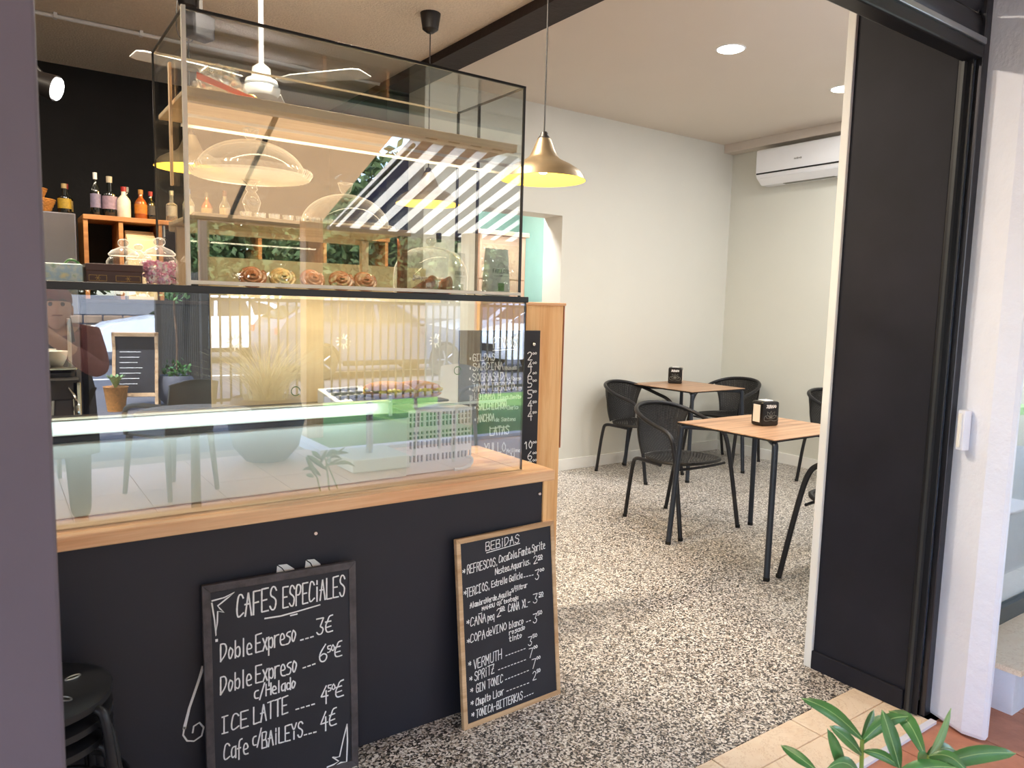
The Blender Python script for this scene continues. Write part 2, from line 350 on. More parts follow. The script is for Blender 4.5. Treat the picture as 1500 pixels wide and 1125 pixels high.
def write(txt):
    """polylines of a line of handwriting, x from 0 to 1 along the line, y 0 baseline 1 cap height"""
    x = 0; out = []
    for ch in txt:
        if ch in GL:
            for st in GL[ch].replace(' ', '').replace('?', '').split('/'):
                pts = [(x + int(st[i]) * 1.0, (int(st[i + 1]) - 2) / 6 + random.uniform(-.015, .015)) for i in range(0, len(st) - 1, 2)]
                out.append(chaik(pts))
            w = WID.get(ch, 4 if (ch.isupper() or ch.isdigit() or ch in '€/%*') else 3)
        else: w = WID.get(ch, 3)
        x += w + 1.3
    x -= 1.3
    return [[(a / x, b) for a, b in p] for p in out]
def homog(src, dst):
    A = []; bb = []
    for (x, y), (u, v) in zip(src, dst):
        A.append([x, y, 1, 0, 0, 0, -u * x, -u * y]); bb.append(u)
        A.append([0, 0, 0, x, y, 1, -v * x, -v * y]); bb.append(v)
    import numpy as np
    h = np.linalg.solve(np.array(A, float), np.array(bb, float))
    return lambda x, y: ((h[0] * x + h[1] * y + h[2]) / (h[6] * x + h[7] * y + 1), (h[3] * x + h[4] * y + h[5]) / (h[6] * x + h[7] * y + 1))
class Ink:
    """ribbons of chalk on a board face (local plane y = const)"""
    def __init__(s, H, w): s.H = H; s.w = w; s.b = B(); s.y = 0
    def line(s, pts, w=None):
        P = [Vector(s.H(*p)) for p in pts]; w = (w or s.w) / 2
        V = []; F = []
        for i, p in enumerate(P):
            t = P[min(i + 1, len(P) - 1)] - P[max(i - 1, 0)]
            if t.length < 1e-9: t = Vector((1, 0))
            t.normalize(); n = Vector((-t.y, t.x)) * w * random.uniform(.85, 1.1)
            if i == 0: p = p - t * w
            if i == len(P) - 1: p = p + t * w
            V += [(p.x + n.x, s.y, p.y + n.y), (p.x - n.x, s.y, p.y - n.y)]
            if i: F.append((2 * i - 2, 2 * i - 1, 2 * i + 1, 2 * i))
        s.b.add(V, F)
    def text(s, txt, x0, y0, x1, y1, cap, w=None, slant=.0):
        for p in write(txt):
            s.line([(x0 + (x1 - x0) * a + slant * cap * b, y0 + (y1 - y0) * a - cap * b) for a, b in p], w)
    def dash(s, x0, y0, x1, y1, n, w=None):
        for k in range(n):
            a = (k + .2) / n; b = (k + .65) / n
            s.line([(x0 + (x1 - x0) * a, y0 + (y1 - y0) * a), (x0 + (x1 - x0) * b, y0 + (y1 - y0) * b)], w)

# ------------------------------------------------------------ the room
H = 3.04
struct('floor', B().box(-3, 1.42, -.1, 6.07, 6.4, 0), 'terrazzo')
struct('ceiling', B().box(-3, 1.18, H, 2.42, 6.4, H + .1).box(6.3, 1.2, H, 6.31, 1.3, H + .01), 'stucco')
struct('ceiling_smooth', B().box(2.62, 1.18, H, 6.2, 5.0, H + .1), 'smooth_ceiling')
struct('ceiling_beam', B().box(2.42, 1.18, 2.985, 2.62, 6.4, H + .1), 'dark_beam')
struct('trim_1', B().box(2.62, 1.18, 3.0, 2.66, 4.9, H), 'smooth_ceiling')
OX0, OX1, OZ = 3.08, 3.93, 2.18
struct('wall_back', B().box(2.62, 4.9, 0, OX0, 5.15, H).box(OX1, 4.9, 0, 6.2, 5.15, H).box(OX0, 4.9, OZ, OX1, 5.15, H), 'white_wall')
struct('wall_right', B().box(6.07, 1.2, 0, 6.2, 4.9, H), 'right_wall')
struct('wall_left', B().box(-3.1, 1.2, 0, -3, 6.4, H), 'dark_wall')
struct('wall_bar', B().box(-3, 6.3, 0, 2.62, 6.4, H), 'dark_wall')
struct('wall_side', B().box(2.44, 5.15, 0, 2.62, 6.3, 2.985), 'dark_wall')
struct('wall_store', B().box(2.62, 6.6, 0, 4.8, 6.7, 2.7).box(4.7, 5.15, 0, 4.8, 6.6, 2.7), 'teal')
struct('ceiling_store', B().box(2.62, 5.15, 2.7, 4.8, 6.7, 2.8), 'smooth_ceiling')
struct('floor_store', B().box(2.44, 5.15, -.1, 4.8, 6.7, 0).box(2.44, 6.4, -.1, 2.62, 6.7, 0), 'terrazzo')
struct('baseboard_back', B().box(2.62, 4.885, 0, OX0, 4.9, .1).box(OX1, 4.885, 0, 6.07, 4.9, .1), 'white_paint', .003)
struct('baseboard_right', B().box(6.055, 1.66, 0, 6.07, 4.885, .1), 'white_paint', .003)
struct('trim_2', B().box(5.93, 1.66, 2.96, 6.07, 4.9, H), 'smooth_ceiling', .004)
# facade wall right of the opening, with its black painted reveal
struct('wall_front', B().box(2.668, 1.235, 0, 6.2, 1.63, H), 'plaster')
struct('wall_front_left', B().box(-3, 1.25, 0, -.55, 1.6, H), 'plaster')
rev = struct('door_1', B().box(2.645, 1.235, 0, 2.67, 1.60, 2.75), 'black_paint', .002)
B().box(2.632, 1.235, 0, 2.645, 1.60, .075).build('base_strip', 'black_paint', rev, bevel=.003)
B().box(2.632, 1.60, 0, 2.668, 1.632, 2.9).build('corner_strip', 'white_paint', rev, bevel=.003, label='white painted inner edge')
struct('trim_3', B().box(-.5, 1.25, 2.62, 2.67, 1.6, H), 'black_paint')
# shutter guide and frame
gd = struct('door_2', B().box(2.64, 1.212, 0, 2.68, 1.233, 2.9).box(2.64, 1.185, 0, 2.645, 1.212, 2.9), 'black_metal', .002)
B().box(2.655, 1.165, 0, 2.72, 1.187, 2.9).build('guide_rail', 'dark_steel', gd, bevel=.003)
B().box(2.62, 1.205, 0, 2.641, 1.214, 2.25).build('brush_strip', 'bar_dark', gd)
# rolled shutter seen from below
sh = thing('rolling_shutter', 'grey metal rolling shutter pulled up at the top right above the opening', 'shutter', (0, 0, 0))
for k in range(7):
    z = 2.315 + k * .088
    B().prism([(1.19, z), (1.178, z + .02), (1.176, z + .05), (1.184, z + .08), (1.20, z + .085), (1.208, z + .05), (1.205, z + .01)], -.5, 2.66, 'x').build('slat', 'dark_steel', sh, 30)
B().box(-.5, 1.165, 2.255, 2.655, 1.225, 2.31).build('bottom_bar', 'black_metal', sh, bevel=.006)
B().box(-.5, 1.155, 2.295, 2.65, 1.17, 2.315).build('rail_edge', 'steel', sh, bevel=.003)
# door leaf close to the camera on the left
dl = struct('door_3', B().box(-.62, .95, 0, .048, 1.0, 2.9), 'door_grey', .004)
# white plaster pillar outside
struct('pillar', B().prism([(2.70, 1.185), (2.645, 1.04), (2.665, .965), (2.86, 1.04), (2.98, 1.185)], 0, 3.0, 'z'), 'plaster', .018)
lt = thing('wall_latch_plate', 'small white painted latch box on the white pillar by the shutter rail', 'latch', (2.668, 1.115, .975), R(-20))
B().box(-.03, -.012, 0, .0, .016, .135).build('box', 'plaster', lt, bevel=.003)
B().box(-.036, -.004, .01, -.03, .008, .125).build('cover', 'white_paint', lt, bevel=.001)
# threshold slabs and terracotta
thr = struct('floor_threshold', B().box(-.6, 1.14, -.1, 2.66, 1.42, -.012), 'grout')
x = 2.655; k = 0
while x > -.5:
    w = .42
    B().box(x - w + .004, 1.145, -.06, x - .002, 1.30, 0).build('stone_slab', 'stone', thr, bevel=.002)
    B().box(x - w + .004, 1.304, -.06, x - .002, 1.418, 0).build('stone_slab', 'stone', thr, bevel=.002)
    x -= w; k += 1
ter = struct('terrace', B().box(-6, -3.0, -.15, 9.5, 1.14, -.02), 'grout')
me_t = None
def tile_grid(x0, x1, y0, y1, s, name, mat, z=-.006):
    global ter
    base = B().box(.003, .003, -.02, s - .003, s - .003, 0).build(name, mat, ter, bevel=0); first = True
    y = y1 - s
    while y > y0 - .01:
        xx = x0
        while xx < x1 - .01:
            o = base if first else base.copy()
            if not first: COL.objects.link(o)
            first = False
            o.location = (xx, y, z + random.uniform(-.001, .001)); o.parent = ter
            xx += s
        y -= s
tile_grid(1.5, 4.5, .24, 1.14, .30, 'terracotta_tile', 'terracotta')
tile_grid(-3.0, 6.6, -2.96, .24, .48, 'tile', 'terrace_tile')
B().box(2.0, 1.125, -.02, 2.66, 1.146, .004).build('grout_edge', 'plaster', ter)
struct('trim_5', B().box(-6, -1.57, 2.80, 9.5, -1.5, 3.05), 'case_bright')  # added fascia board, blocks the sky gap above the awnings
struct('ceiling_porch', B().box(-6, -1.5, 2.9, 9.5, 1.3, 3.05), 'porch')
struct('wall_front_upper', B().box(-6, 1.18, 3.05, 9.5, 1.6, 4.6), 'plaster')
struct('roof', B().box(-6, 1.2, 3.15, 9.5, 7, 3.3), 'plaster')

# neighbouring shop window beyond the pillar
nb = struct('window_1', B().box(2.99, 1.2, .17, 3.03, 1.24, 2.6).box(3.03, 1.2, .17, 6.5, 1.24, .24).box(3.03, 1.2, 2.5, 6.5, 1.24, 2.6), 'fence_metal')
B().box(3.03, 1.215, .24, 6.5, 1.222, 2.5).build('pane', 'glass', nb)
stp = struct('trim_4', B().box(2.95, 1.0, -.02, 6.5, 1.2, .15), 'plaster', .004)
for q in range(6):
    B().box(2.94 + q * .6, .98, .15, 2.94 + q * .6 + .596, 1.2, .172).build('stone_slab', 'stone', stp, bevel=.002)

# ------------------------------------------------------------ counter
ct = thing('service_counter', 'long counter base of black boards with a pine ledge, chalk menu boards leaning on it', 'counter', (0, 0, 0))
B().box(-2.2, 2.08, 0, 1.615, 2.10, .792).build('front_panel', 'black_panel', ct, bevel=.002)
B().box(1.59, 2.10, 0, 1.615, 2.56, .79).build('end_panel', 'black_panel', ct, bevel=.002)
B().box(1.616, 2.075, 0, 1.634, 2.12, .79).build('corner_post', 'pine', ct, bevel=.002)
B().box(-2.2, 2.04, .796, 1.64, 2.075, .834).build('ledge_front', 'pine_x', ct, bevel=.004)
B().box(-2.2, 2.075, .796, 1.64, 2.565, .834).build('ledge_top', 'pine_x', ct, bevel=.002)
for (sx, sz) in ((.761, .729), (1.60, .742), (-.1, .73)):
    B().lathe([(.0001, -.005), (.005, -.005), (.0075, -.002), (.0075, 0)], (0, 0, 0), 14).xf(Matrix.Translation((sx, 2.079, sz)) @ Matrix.Rotation(PI / 2, 4, 'X') @ Matrix.Scale(-1, 4, (0, 0, 1))).build('screw', 'chrome', ct, True)
art = Ink(lambda x, y: (x, y), .006); art.y = 2.0785
art.line([(.437, .397), (.425, .36), (.40, .29), (.386, .235)], .008)
art.line([(.386, .236), (.382, .215), (.392, .195), (.41, .188), (.43, .197), (.436, .22), (.425, .238), (.41, .232), (.407, .215)], .005)
art.b.build('chalk_drawing', 'chalk', ct, label='white curled chalk stroke on the black panel')
pr = B()
for (cx, s) in ((.66, 1), (.745, .85)):
    pr.add([(cx - .018, 2.0785, .615), (cx - .018 + .004, 2.0785, .652 * 1), (cx + .014 * s, 2.0785, .650), (cx + .036 * s, 2.0785, .632), (cx + .04 * s, 2.0785, .615)], [(0, 1, 2, 3, 4)])
pr.build('painted_petals', 'chalk', ct, label='two white painted petals with a dark vein')
for q in ([(.646, .652), (.66, .64), (.675, .615)], [(.731, .652), (.745, .64), (.756, .615)]):
    vn = Ink(lambda x, y: (x, y), .003); vn.y = 2.0778; vn.line(q); vn.b.build('petal_vein', 'rubber', ct)

# pine end board with the long price board
pb = thing('pine_end_board', 'tall knotty pine board standing at the right end of the counter', 'board', (0, 0, 0))
B().box(1.66, 2.60, .0, 1.90, 2.625, 1.425).build('plank', 'pine', pb, bevel=.002)
B().box(1.902, 2.60, .0, 2.108, 2.625, 1.425).build('plank', 'pine', pb, bevel=.002)
B().box(2.109, 2.598, .775, 2.115, 2.628, 1.425).build('edge_strip', 'red_wood', pb, bevel=.001)
B().box(1.66, 2.595, 1.425, 2.12, 2.632, 1.438).build('top_strip', 'pine_x', pb, bevel=.002)
mb = thing('price_board', 'tall black price board of snacks leaning behind the glass case, white handwriting', 'menu board', (1.55, 2.575, .2))
B().box(0, 0, 0, .412, .008, 1.115).build('panel', 'board_black', mb, bevel=.001)
B().ball((.375, -.003, 1.055), .009, 8).build('screw', 'chrome', mb, 'all')
Q3 = homog(PX3, [(0, 1.115), (.412, 1.115), (.412, .55), (0, .55)])
k = Ink(Q3, .0045); k.y = -.0015
k.text('PINXOS', 232, 252, 326, 250, 42); k.line([(230, 263), (326, 257)])
L3 = [('GILDAS', 148, 306, 238, 303, 28, '', 0), ('SARDINA', 148, 346, 272, 340, 30, 'Ahumada', 328), ('SOBRASADA', 146, 390, 290, 384, 32, 'c/Queso', 346),
      ('JAMON IBERICO', 146, 431, 318, 424, 32, 'Queso', 352), ('LOTAMA H', 155, 466, 262, 460, 28, 'anch.Bonito', 346), ('SALCHICHON', 168, 508, 285, 503, 30, 'Iberico', 335),
      ('ANCHOA', 168, 558, 236, 552, 30, 'de Santona', 322), ('XULLO', 196, 684, 282, 680, 38, 'Mejillones', 346), ('BILLA H', 216, 716, 318, 712, 26, '', 0)]
for (t, a, b_, c, d, cap, t2, e) in L3:
    k.text(t, a, b_, c, d, cap)
    if t2: k.text(t2, c + 5, d + 3, e, d, 15, .003)
    if cap < 38 and t not in ('BILLA H',): k.text('.', a - 14, b_ - 8, a - 8, b_ - 8, 20, .007)
k.text('LATAS', 218, 614, 296, 606, 36); k.line([(220, 584), (298, 576)])
for (t, s2, y) in (('2', '00', 302), ('4', '00', 341), ('6', '00', 383), ('5', '00', 414), ('5', '50', 459), ('4', '50', 502), ('4', '50', 545), ('10', '00', 668), ('6', '00', 712), ('8', '00', 742)):
    x0 = 362 if t == '10' else 374
    k.text(t, x0, y, 391, y - 1, 32 if t != '8' else 24); k.text(s2, 394, y - 22, 410, y - 24, 8, .003)
k.b.build('chalk_lettering', 'chalk', mb, kind='stuff')

# ------------------------------------------------------------ two leaning chalk boards
def leanboard(name, label, x0, yb, w, h, fr, fmat, tilt, rz):
    t = thing(name, label, 'menu board', (x0, yb, 0), rot=(-tilt, 0, rz))
    B().box(fr * .7, .004, fr * .7, w - fr * .7, .012, h - fr * .7).build('writing_surface', 'board_black', t)
    d = .018
    B().prism([(0, 0), (w, 0), (w - fr, fr), (fr, fr)], 0, d).build('frame_rail', fmat, t, bevel=.002)
    B().prism([(0, h), (w, h), (w - fr, h - fr), (fr, h - fr)], 0, d).build('frame_rail', fmat, t, bevel=.002)
    B().prism([(0, 0), (fr, fr), (fr, h - fr), (0, h)], 0, d).build('frame_rail', fmat, t, bevel=.002)
    B().prism([(w, 0), (w - fr, fr), (w - fr, h - fr), (w, h)], 0, d).build('frame_rail', fmat, t, bevel=.002)
    return t
b1 = leanboard('chalk_menu_board', 'chalkboard with a worn dark frame listing special coffees, leaning on the counter', .431, 2.02, .435, .640, .022, 'board_frame_dark', .0536, -.062)
H1 = homog(PX1, [(0, .640), (.435, .640), (.435, 0), (0, 0)])
k = Ink(H1, .0042); k.y = .0025
k.text('CAFES', 350, 410, 538, 366, 108, .0046); k.text('ESPECiALES', 570, 362, 865, 302, 98, .0044)
k.line([(485, 412), (560, 400), (640, 378), (745, 347)]); k.line([(607, 398), (636, 391)])
k.line([(232, 328), (290, 312), (338, 287), (300, 318), (258, 352), (270, 366), (288, 382), (258, 378), (256, 430), (250, 495), (243, 420), (230, 340)])
k.text('.', 250, 518, 256, 518, 10, .007)
k.text('Doble', 272, 618, 420, 582, 82); k.text('Expreso', 440, 575, 632, 522, 84); k.dash(650, 517, 722, 496, 3); k.text('3€', 732, 492, 806, 472, 76)
k.text('Doble', 272, 776, 418, 730, 82); k.text('Expreso', 440, 722, 636, 668, 82); k.dash(662, 650, 730, 626, 3); k.text('6', 745, 622, 782, 612, 78); k.text('50', 784, 574, 815, 566, 30, .0036); k.text('€', 818, 598, 850, 588, 70)
k.text('c/Helado', 434, 796, 630, 744, 54)
k.text('ICE', 280, 962, 402, 928, 78); k.text('LATTE', 430, 918, 592, 862, 80); k.dash(628, 848, 728, 818, 4); k.text('4', 752, 812, 784, 804, 72); k.text('50', 786, 760, 818, 752, 28, .0036); k.text('€', 822, 792, 858, 778, 72)
k.text('Cafe', 288, 1092, 402, 1058, 78); k.text('c/', 426, 1020, 466, 1010, 62); k.text('BAiLEYS', 470, 1032, 664, 976, 74); k.dash(668, 970, 735, 952, 3); k.text('4€', 750, 944, 824, 916, 78)
k.line([(876, 918), (858, 990), (840, 1072), (822, 1076), (806, 1074), (836, 1094), (812, 1110), (782, 1122)])
k.line([(876, 918), (878, 1000), (874, 1096), (846, 1100), (812, 1124)])
k.b.build('chalk_lettering', 'chalk', b1, kind='stuff')
b2 = leanboard('chalk_menu_board', 'chalkboard with a pale pine frame listing drinks, leaning on the right end of the counter', 1.233, 1.974, .425, .643, .017, 'frame_pine', .1094, .03)
H2 = homog(PX2, [(0, .643), (.425, .643), (.425, 0), (0, 0)])
k = Ink(H2, .0030); k.y = .0025
def ln(*a): k.text(*a)
ln('BEBiDAS', 236, 220, 397, 180, 40); k.line([(240, 230), (400, 184)])
ln('REFRESCOS.', 146, 332, 292, 292, 42); ln('CocaCola.Fanta.Sprite', 300, 280, 522, 208, 36)
ln('Nestea.Aquarius.', 282, 336, 452, 284, 30); ln('2', 468, 284, 486, 278, 36); ln('50', 490, 262, 510, 256, 18); k.line([(490, 266), (510, 260)])
ln('TERCIOS.', 142, 446, 254, 408, 42); ln('Estrella Galicia', 264, 398, 412, 352, 30); k.dash(418, 348, 470, 336, 4); ln('3', 476, 362, 494, 354, 46); ln('00', 498, 322, 518, 316, 14)
ln('AlambraVerde.Aguila', 160, 498, 356, 436, 25); ln('s/filtrar', 360, 420, 436, 396, 22)
ln('MAHOU 0% tostada', 218, 510, 392, 454, 18)
ln('CAÑA', 162, 588, 236, 564, 42); ln('peq', 246, 560, 276, 552, 34); ln('2', 290, 542, 308, 534, 38); ln('50', 308, 510, 326, 504, 16); k.line([(308, 514), (328, 508)]); ln('CAÑA XL-', 345, 518, 452, 486, 38); ln('3', 466, 476, 486, 470, 44); ln('50', 494, 442, 514, 436, 18); k.line([(494, 446), (514, 440)])
ln('COPA', 162, 668, 232, 644, 42); ln('deVINO', 240, 636, 336, 604, 38); ln('blanco', 350, 598, 418, 574, 32); k.dash(430, 566, 458, 556, 2); ln('3', 466, 572, 484, 566, 44); ln('50', 488, 532, 508, 526, 18)
ln('rosado', 350, 628, 426, 600, 22); ln('tinto', 350, 660, 410, 640, 24)
ln('VERMUTH', 178, 796, 312, 742, 46); k.dash(330, 730, 432, 692, 7); ln('3', 442, 682, 460, 676, 42); ln('50', 464, 642, 484, 636, 16)
ln('SPRiTZ', 182, 852, 276, 812, 44); k.dash(294, 798, 434, 746, 9); ln('7', 446, 740, 464, 734, 44); ln('00', 468, 696, 486, 690, 14)
ln('GIN TONIC', 190, 908, 318, 858, 40); k.dash(328, 846, 448, 798, 8); ln('7', 460, 792, 478, 786, 44); ln('00', 482, 748, 500, 742, 14)
ln('Chupito Licor', 188, 972, 322, 916, 34); k.dash(334, 902, 450, 858, 7); ln('2', 464, 848, 480, 842, 40); ln('50', 484, 812, 500, 806, 16)
ln('TONICA-BITTERKAS', 190, 1030, 414, 938, 38); k.dash(420, 930, 470, 908, 4)
for (x, y) in ((124, 338), (130, 442), (144, 584), (146, 676), (152, 786), (158, 858), (162, 914), (164, 976), (168, 1032)):
    ln('*', x, y, x + 15, y - 4, 26)
k.b.build('chalk_lettering', 'chalk', b2, kind='stuff')
MT['lamp_warm'] = emis('lamp_warm', (1, .78, .45, 1), .7)
# ------------------------------------------------------------ glass cases
GX = 1.53
lc = thing('lower_glass_case', 'long low glass display case on the pine ledge with two filled rolls inside', 'display case', (0, 0, 0))
B().box(-2.1, 2.098, .834, GX, 2.104, 1.432).build('front_pane', 'glass', lc)
B().box(GX - .006, 2.104, .834, GX, 2.55, 1.424).build('side_pane', 'side_glass', lc)
B().box(-2.1, 2.104, 1.438, GX, 2.55, 1.446).build('shelf_pane', 'side_glass', lc)
B().box(-2.1, 2.09, 1.432, GX + .006, 2.106, 1.452).build('top_rail', 'bar_dark', lc, bevel=.002)
B().box(GX - .004, 2.10, 1.434, GX + .004, 2.55, 1.446).build('side_rail', 'case_metal', lc, bevel=.001)
B().box(GX - .001, 2.097, .836, GX + .002, 2.107, 1.432).build('corner_edge', 'case_metal', lc)
B().box(.585, 2.566, .836, 1.385, 2.574, 1.555).build('back_panel', 'cream_panel', lc, label='cream back panel')

df = thing('display_fridge', 'pale steel countertop display fridge inside the lower glass case', 'fridge', (0, 0, 0))
B().box(-1.9, 2.19, .838, 1.12, 2.50, 1.038).build('body', 'mint_panel', df, bevel=.004)
B().box(-1.9, 2.185, 1.040, 1.12, 2.50, 1.058).build('seal', 'rubber', df)
B().box(-1.9, 2.18, 1.058, 1.06, 2.21, 1.102).build('top_rail', 'mint_edge', df, bevel=.003)
B().box(-1.9, 2.21, 1.058, 1.06, 2.50, 1.066).build('tray', 'dark_steel', df)
B().box(1.045, 2.176, 1.05, 1.058, 2.192, 1.12).build('hinge', 'steel', df, bevel=.002)
B().box(1.125, 2.23, .838, 1.385, 2.50, 1.058).build('compressor_box', 'plastic_white', df, bevel=.003)
B().box(1.135, 2.218, .85, 1.375, 2.2285, 1.05).build('grille_back', 'rubber', df)
g = B(); cols = []; x = 1.138
for grp in range(4):
    for c in range(4): cols.append((x, x + .0085)); x += .0145
    x += .0055
rows = [(.878, .902), (.925, .951), (.958, .968), (.974, .984), (1.0, 1.016), (1.02, 1.034), (1.036, 1.048)]
edges = [1.125] + [q for c in cols for q in c] + [1.385]
for i in range(0, len(edges), 2): g.box(edges[i], 2.208, .838, edges[i + 1], 2.216, 1.058)
ze = [.838] + [q for r_ in rows for q in r_] + [1.058]
for i in range(0, len(ze), 2): g.box(1.125, 2.2082, ze[i], 1.385, 2.2162, ze[i + 1])
g.build('perforated_grille', 'plastic_white', df)
B().tube(smoothpath([(1.36, 2.20, .88), (1.375, 2.185, .88), (1.372, 2.18, .86), (1.34, 2.175, .845), (1.30, 2.18, .844)]), .006, 8).build('drain_hose', 'plastic_white', df, True)
gs = thing('glass_shelf', 'small clear glass shelf above the perforated grille with a bright edge', 'shelf', (0, 0, 0))
B().box(1.14, 2.195, 1.072, 1.522, 2.50, 1.079).build('pane', 'side_glass', gs)
B().box(1.14, 2.190, 1.071, 1.522, 2.195, 1.080).build('edge', 'mint_edge', gs)
for xx in (1.18, 1.36, 1.5):
    B().cyl((xx, 2.40, 1.058 if xx < 1.4 else .836), (xx, 2.40, 1.072), .006, n=8).build('foot', 'chrome', gs)
sl = B().box(1.0, 2.225, 1.0795, 1.30, 2.42, 1.0875).build('slate_tray', 'board_black', bevel=.002)
tag(sl, 'dark slate tray under the two filled rolls', 'tray')
MT['crust'] = plain('crust', hx(228, 162, 86), .55, var=.35, scale=22, bmp=.3, bscale=50)
MT['crumb'] = plain('crumb', hx(238, 216, 160), .8, var=.1)
MT['filling'] = plain('filling', hx(240, 216, 80), .5, var=.25, scale=60, bmp=.6)
def roll(loc, rz, label, sc=1):
    t = thing('filled_roll', label, 'sandwich', loc, rz, 'filled rolls on the slate')
    def half(z0, hh, nm, mat, zs):
        b = B(); V = []; F = []; n = 14; m = 18
        for i in range(m + 1):
            a = i / m; s = math.sin(PI * min(max(a, .0001), .9999)) ** .45; cx = (a - .5) * .175
            for k_ in range(n):
                an = PI * k_ / (n - 1)
                rr = .031 * s * (1 + .06 * math.sin(a * 24 + k_))
                V.append((cx, -math.cos(an) * rr, z0 + zs * (math.sin(an) * hh * s)))
        for i in range(m):
            for k_ in range(n - 1): F.append((i * n + k_, i * n + k_ + 1, (i + 1) * n + k_ + 1, (i + 1) * n + k_))
        b.add(V, F)
        F2 = [(i * n, (i + 1) * n, (i + 1) * n + n - 1, i * n + n - 1) for i in range(m)]
        b.f += F2
        return b.build(nm, mat, t, 60)
    half(.022, .022, 'bottom_crust', 'crust', -1)
    half(.034, .030, 'top_crust', 'crust', 1)
    b = B()
    rn = random.Random(3)
    for i in range(46):
        a = rn.uniform(-.08, .08); s = math.sqrt(max(.05, 1 - (a / .09) ** 2))
        b.ball((a, rn.uniform(-.034, .034) * s, rn.uniform(.022, .037)), rn.uniform(.006, .010), 5, sx=rn.uniform(1, 1.7))
    b.build('filling', 'filling', t, True)
    return t
r1 = roll((1.10, 2.30, 1.0878), R(-35), 'filled baguette roll at the left of the slate, farther from the glass')
r2 = dup(r1, (1.205, 2.285, 1.0878), R(-28), 'filled baguette roll at the right of the slate, end towards the glass')
# keypad slab standing in for a pale reflection behind the rolls
sc_ = thing('reflection_slab', 'flat white slab with a key grid, standing in for a reflection behind the filled rolls', 'scale', (1.03, 2.43, 1.067), R(14))
B().prism([(-.06, 0), (.06, 0), (.06, .05), (-.06, .012)], -.11, .08, 'x').build('body', 'plastic_white', sc_, bevel=.003)
kp = B()
for i in range(4):
    for j in range(3): kp.box(-.09 + i * .032, -.04 + j * .028, .022 + j * .009, -.066 + i * .032, -.02 + j * .028, .030 + j * .009)
kp.build('keypad', 'resin_grey', sc_)

uc = thing('upper_glass_case', 'tall glass display case with metal edges holding cake domes and pastries', 'display case', (0, 0, 0))
x0, x1, y0, y1, z0, z1 = .425, 1.502, 2.10, 2.535, 1.455, 2.155
B().box(x0, y0, z0, x1, y0 + .005, z1).build('front_pane', 'glass', uc)
B().box(x0, y0 + .005, z0, x0 + .005, y1, z1).build('left_pane', 'side_glass', uc)
B().box(x1 - .005, y0 + .005, z0, x1, y1, z1).build('right_pane', 'side_glass', uc)
B().box(x0, y0 + .005, z1 - .005, x1, y1, z1).build('top_pane', 'side_glass', uc)
B().box(x0 + .005, y1, z0, x1 - .005, y1 + .005, z1 - .005).build('back_pane', 'side_glass', uc)
e = .004
def edge(a, b_, mat, w=.004, nm='metal_edge'):
    lo = [min(p, q) - w for p, q in zip(a, b_)]; hi = [max(p, q) + w for p, q in zip(a, b_)]
    B().box(*lo, *hi).build(nm, mat, uc, bevel=.001)
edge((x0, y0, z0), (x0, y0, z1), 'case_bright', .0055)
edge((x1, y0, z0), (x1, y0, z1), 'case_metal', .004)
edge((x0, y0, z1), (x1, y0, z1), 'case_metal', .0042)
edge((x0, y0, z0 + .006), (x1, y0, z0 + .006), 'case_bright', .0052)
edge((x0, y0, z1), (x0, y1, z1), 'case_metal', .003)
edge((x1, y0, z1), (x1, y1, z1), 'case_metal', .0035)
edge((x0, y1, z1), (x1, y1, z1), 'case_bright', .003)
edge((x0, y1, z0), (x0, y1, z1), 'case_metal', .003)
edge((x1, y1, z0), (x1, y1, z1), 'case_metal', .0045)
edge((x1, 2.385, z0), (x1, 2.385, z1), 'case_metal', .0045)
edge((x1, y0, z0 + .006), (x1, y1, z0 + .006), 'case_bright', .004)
for (sx_, sz_) in ((.71, 1.157), (1.256, 1.201)):
    B().tube([(sx_ + .013 * math.cos(2 * PI * q / 28), 2.0972, sz_ + .013 * math.sin(2 * PI * q / 28)) for q in range(26)], .0012, 4).build('round_sticker', 'leaf', lc, True, label='green ring sticker on the front glass')
B().box(x0 + .006, 2.125, 1.945, x1 - .006, 2.155, 1.970).build('shelf_front', 'pale_pine', uc, bevel=.002)
B().box(x0 + .006, 2.155, 1.952, x1 - .006, 2.50, 1.966).build('shelf_board', 'pale_pine', uc, bevel=.002)
B().box(x0 + .01, 2.14, 1.896, x1 - .01, 2.146, 1.904).build('light_strip', 'case_bright', uc, bevel=.001)
B().box(x0 + .01, 2.20, 1.88, x1 - .01, 2.204, 1.888).build('sliding_track', 'case_bright', uc)
for (cx, cy, cz) in ((x0 + .006, 2.47, 1.60), (x0 + .006, 2.16, 1.62), (x1 - .012, 2.50, 1.66), (x1 - .10, 2.50, 1.655)):
    B().box(cx, cy, cz, cx + .006 if cx < 1 else cx + .014, cy + .02, cz + .035).build('bracket', 'steel' if cx < 1 else 'black_metal', uc, bevel=.002)
B().box(x0 - .006, 2.26, 1.73, x0, 2.28, 2.06).build('wood_batten', 'pale_pine_z', uc, bevel=.001)
def strip_light(parent, loc, size, energy, tilt=0):
    ld = bpy.data.lights.new('led_and_fill_strip', 'AREA'); ld.shape = 'RECTANGLE'; ld.size = size; ld.size_y = .012; ld.energy = energy; ld.color = (1, .84, .58)
    lo = bpy.data.objects.new('led_and_fill_strip', ld); COL.objects.link(lo); lo.parent = parent; lo.location = loc; lo.rotation_euler = (tilt, 0, 0); return lo
strip_light(uc, (.97, 2.15, 1.893), 1.0, .9, R(22))
B().box(.60, 2.40, 1.424, 1.36, 2.415, 1.434).build('led_bar', 'lamp_warm', lc)
strip_light(lc, (.98, 2.40, 1.42), .76, .9, R(15))
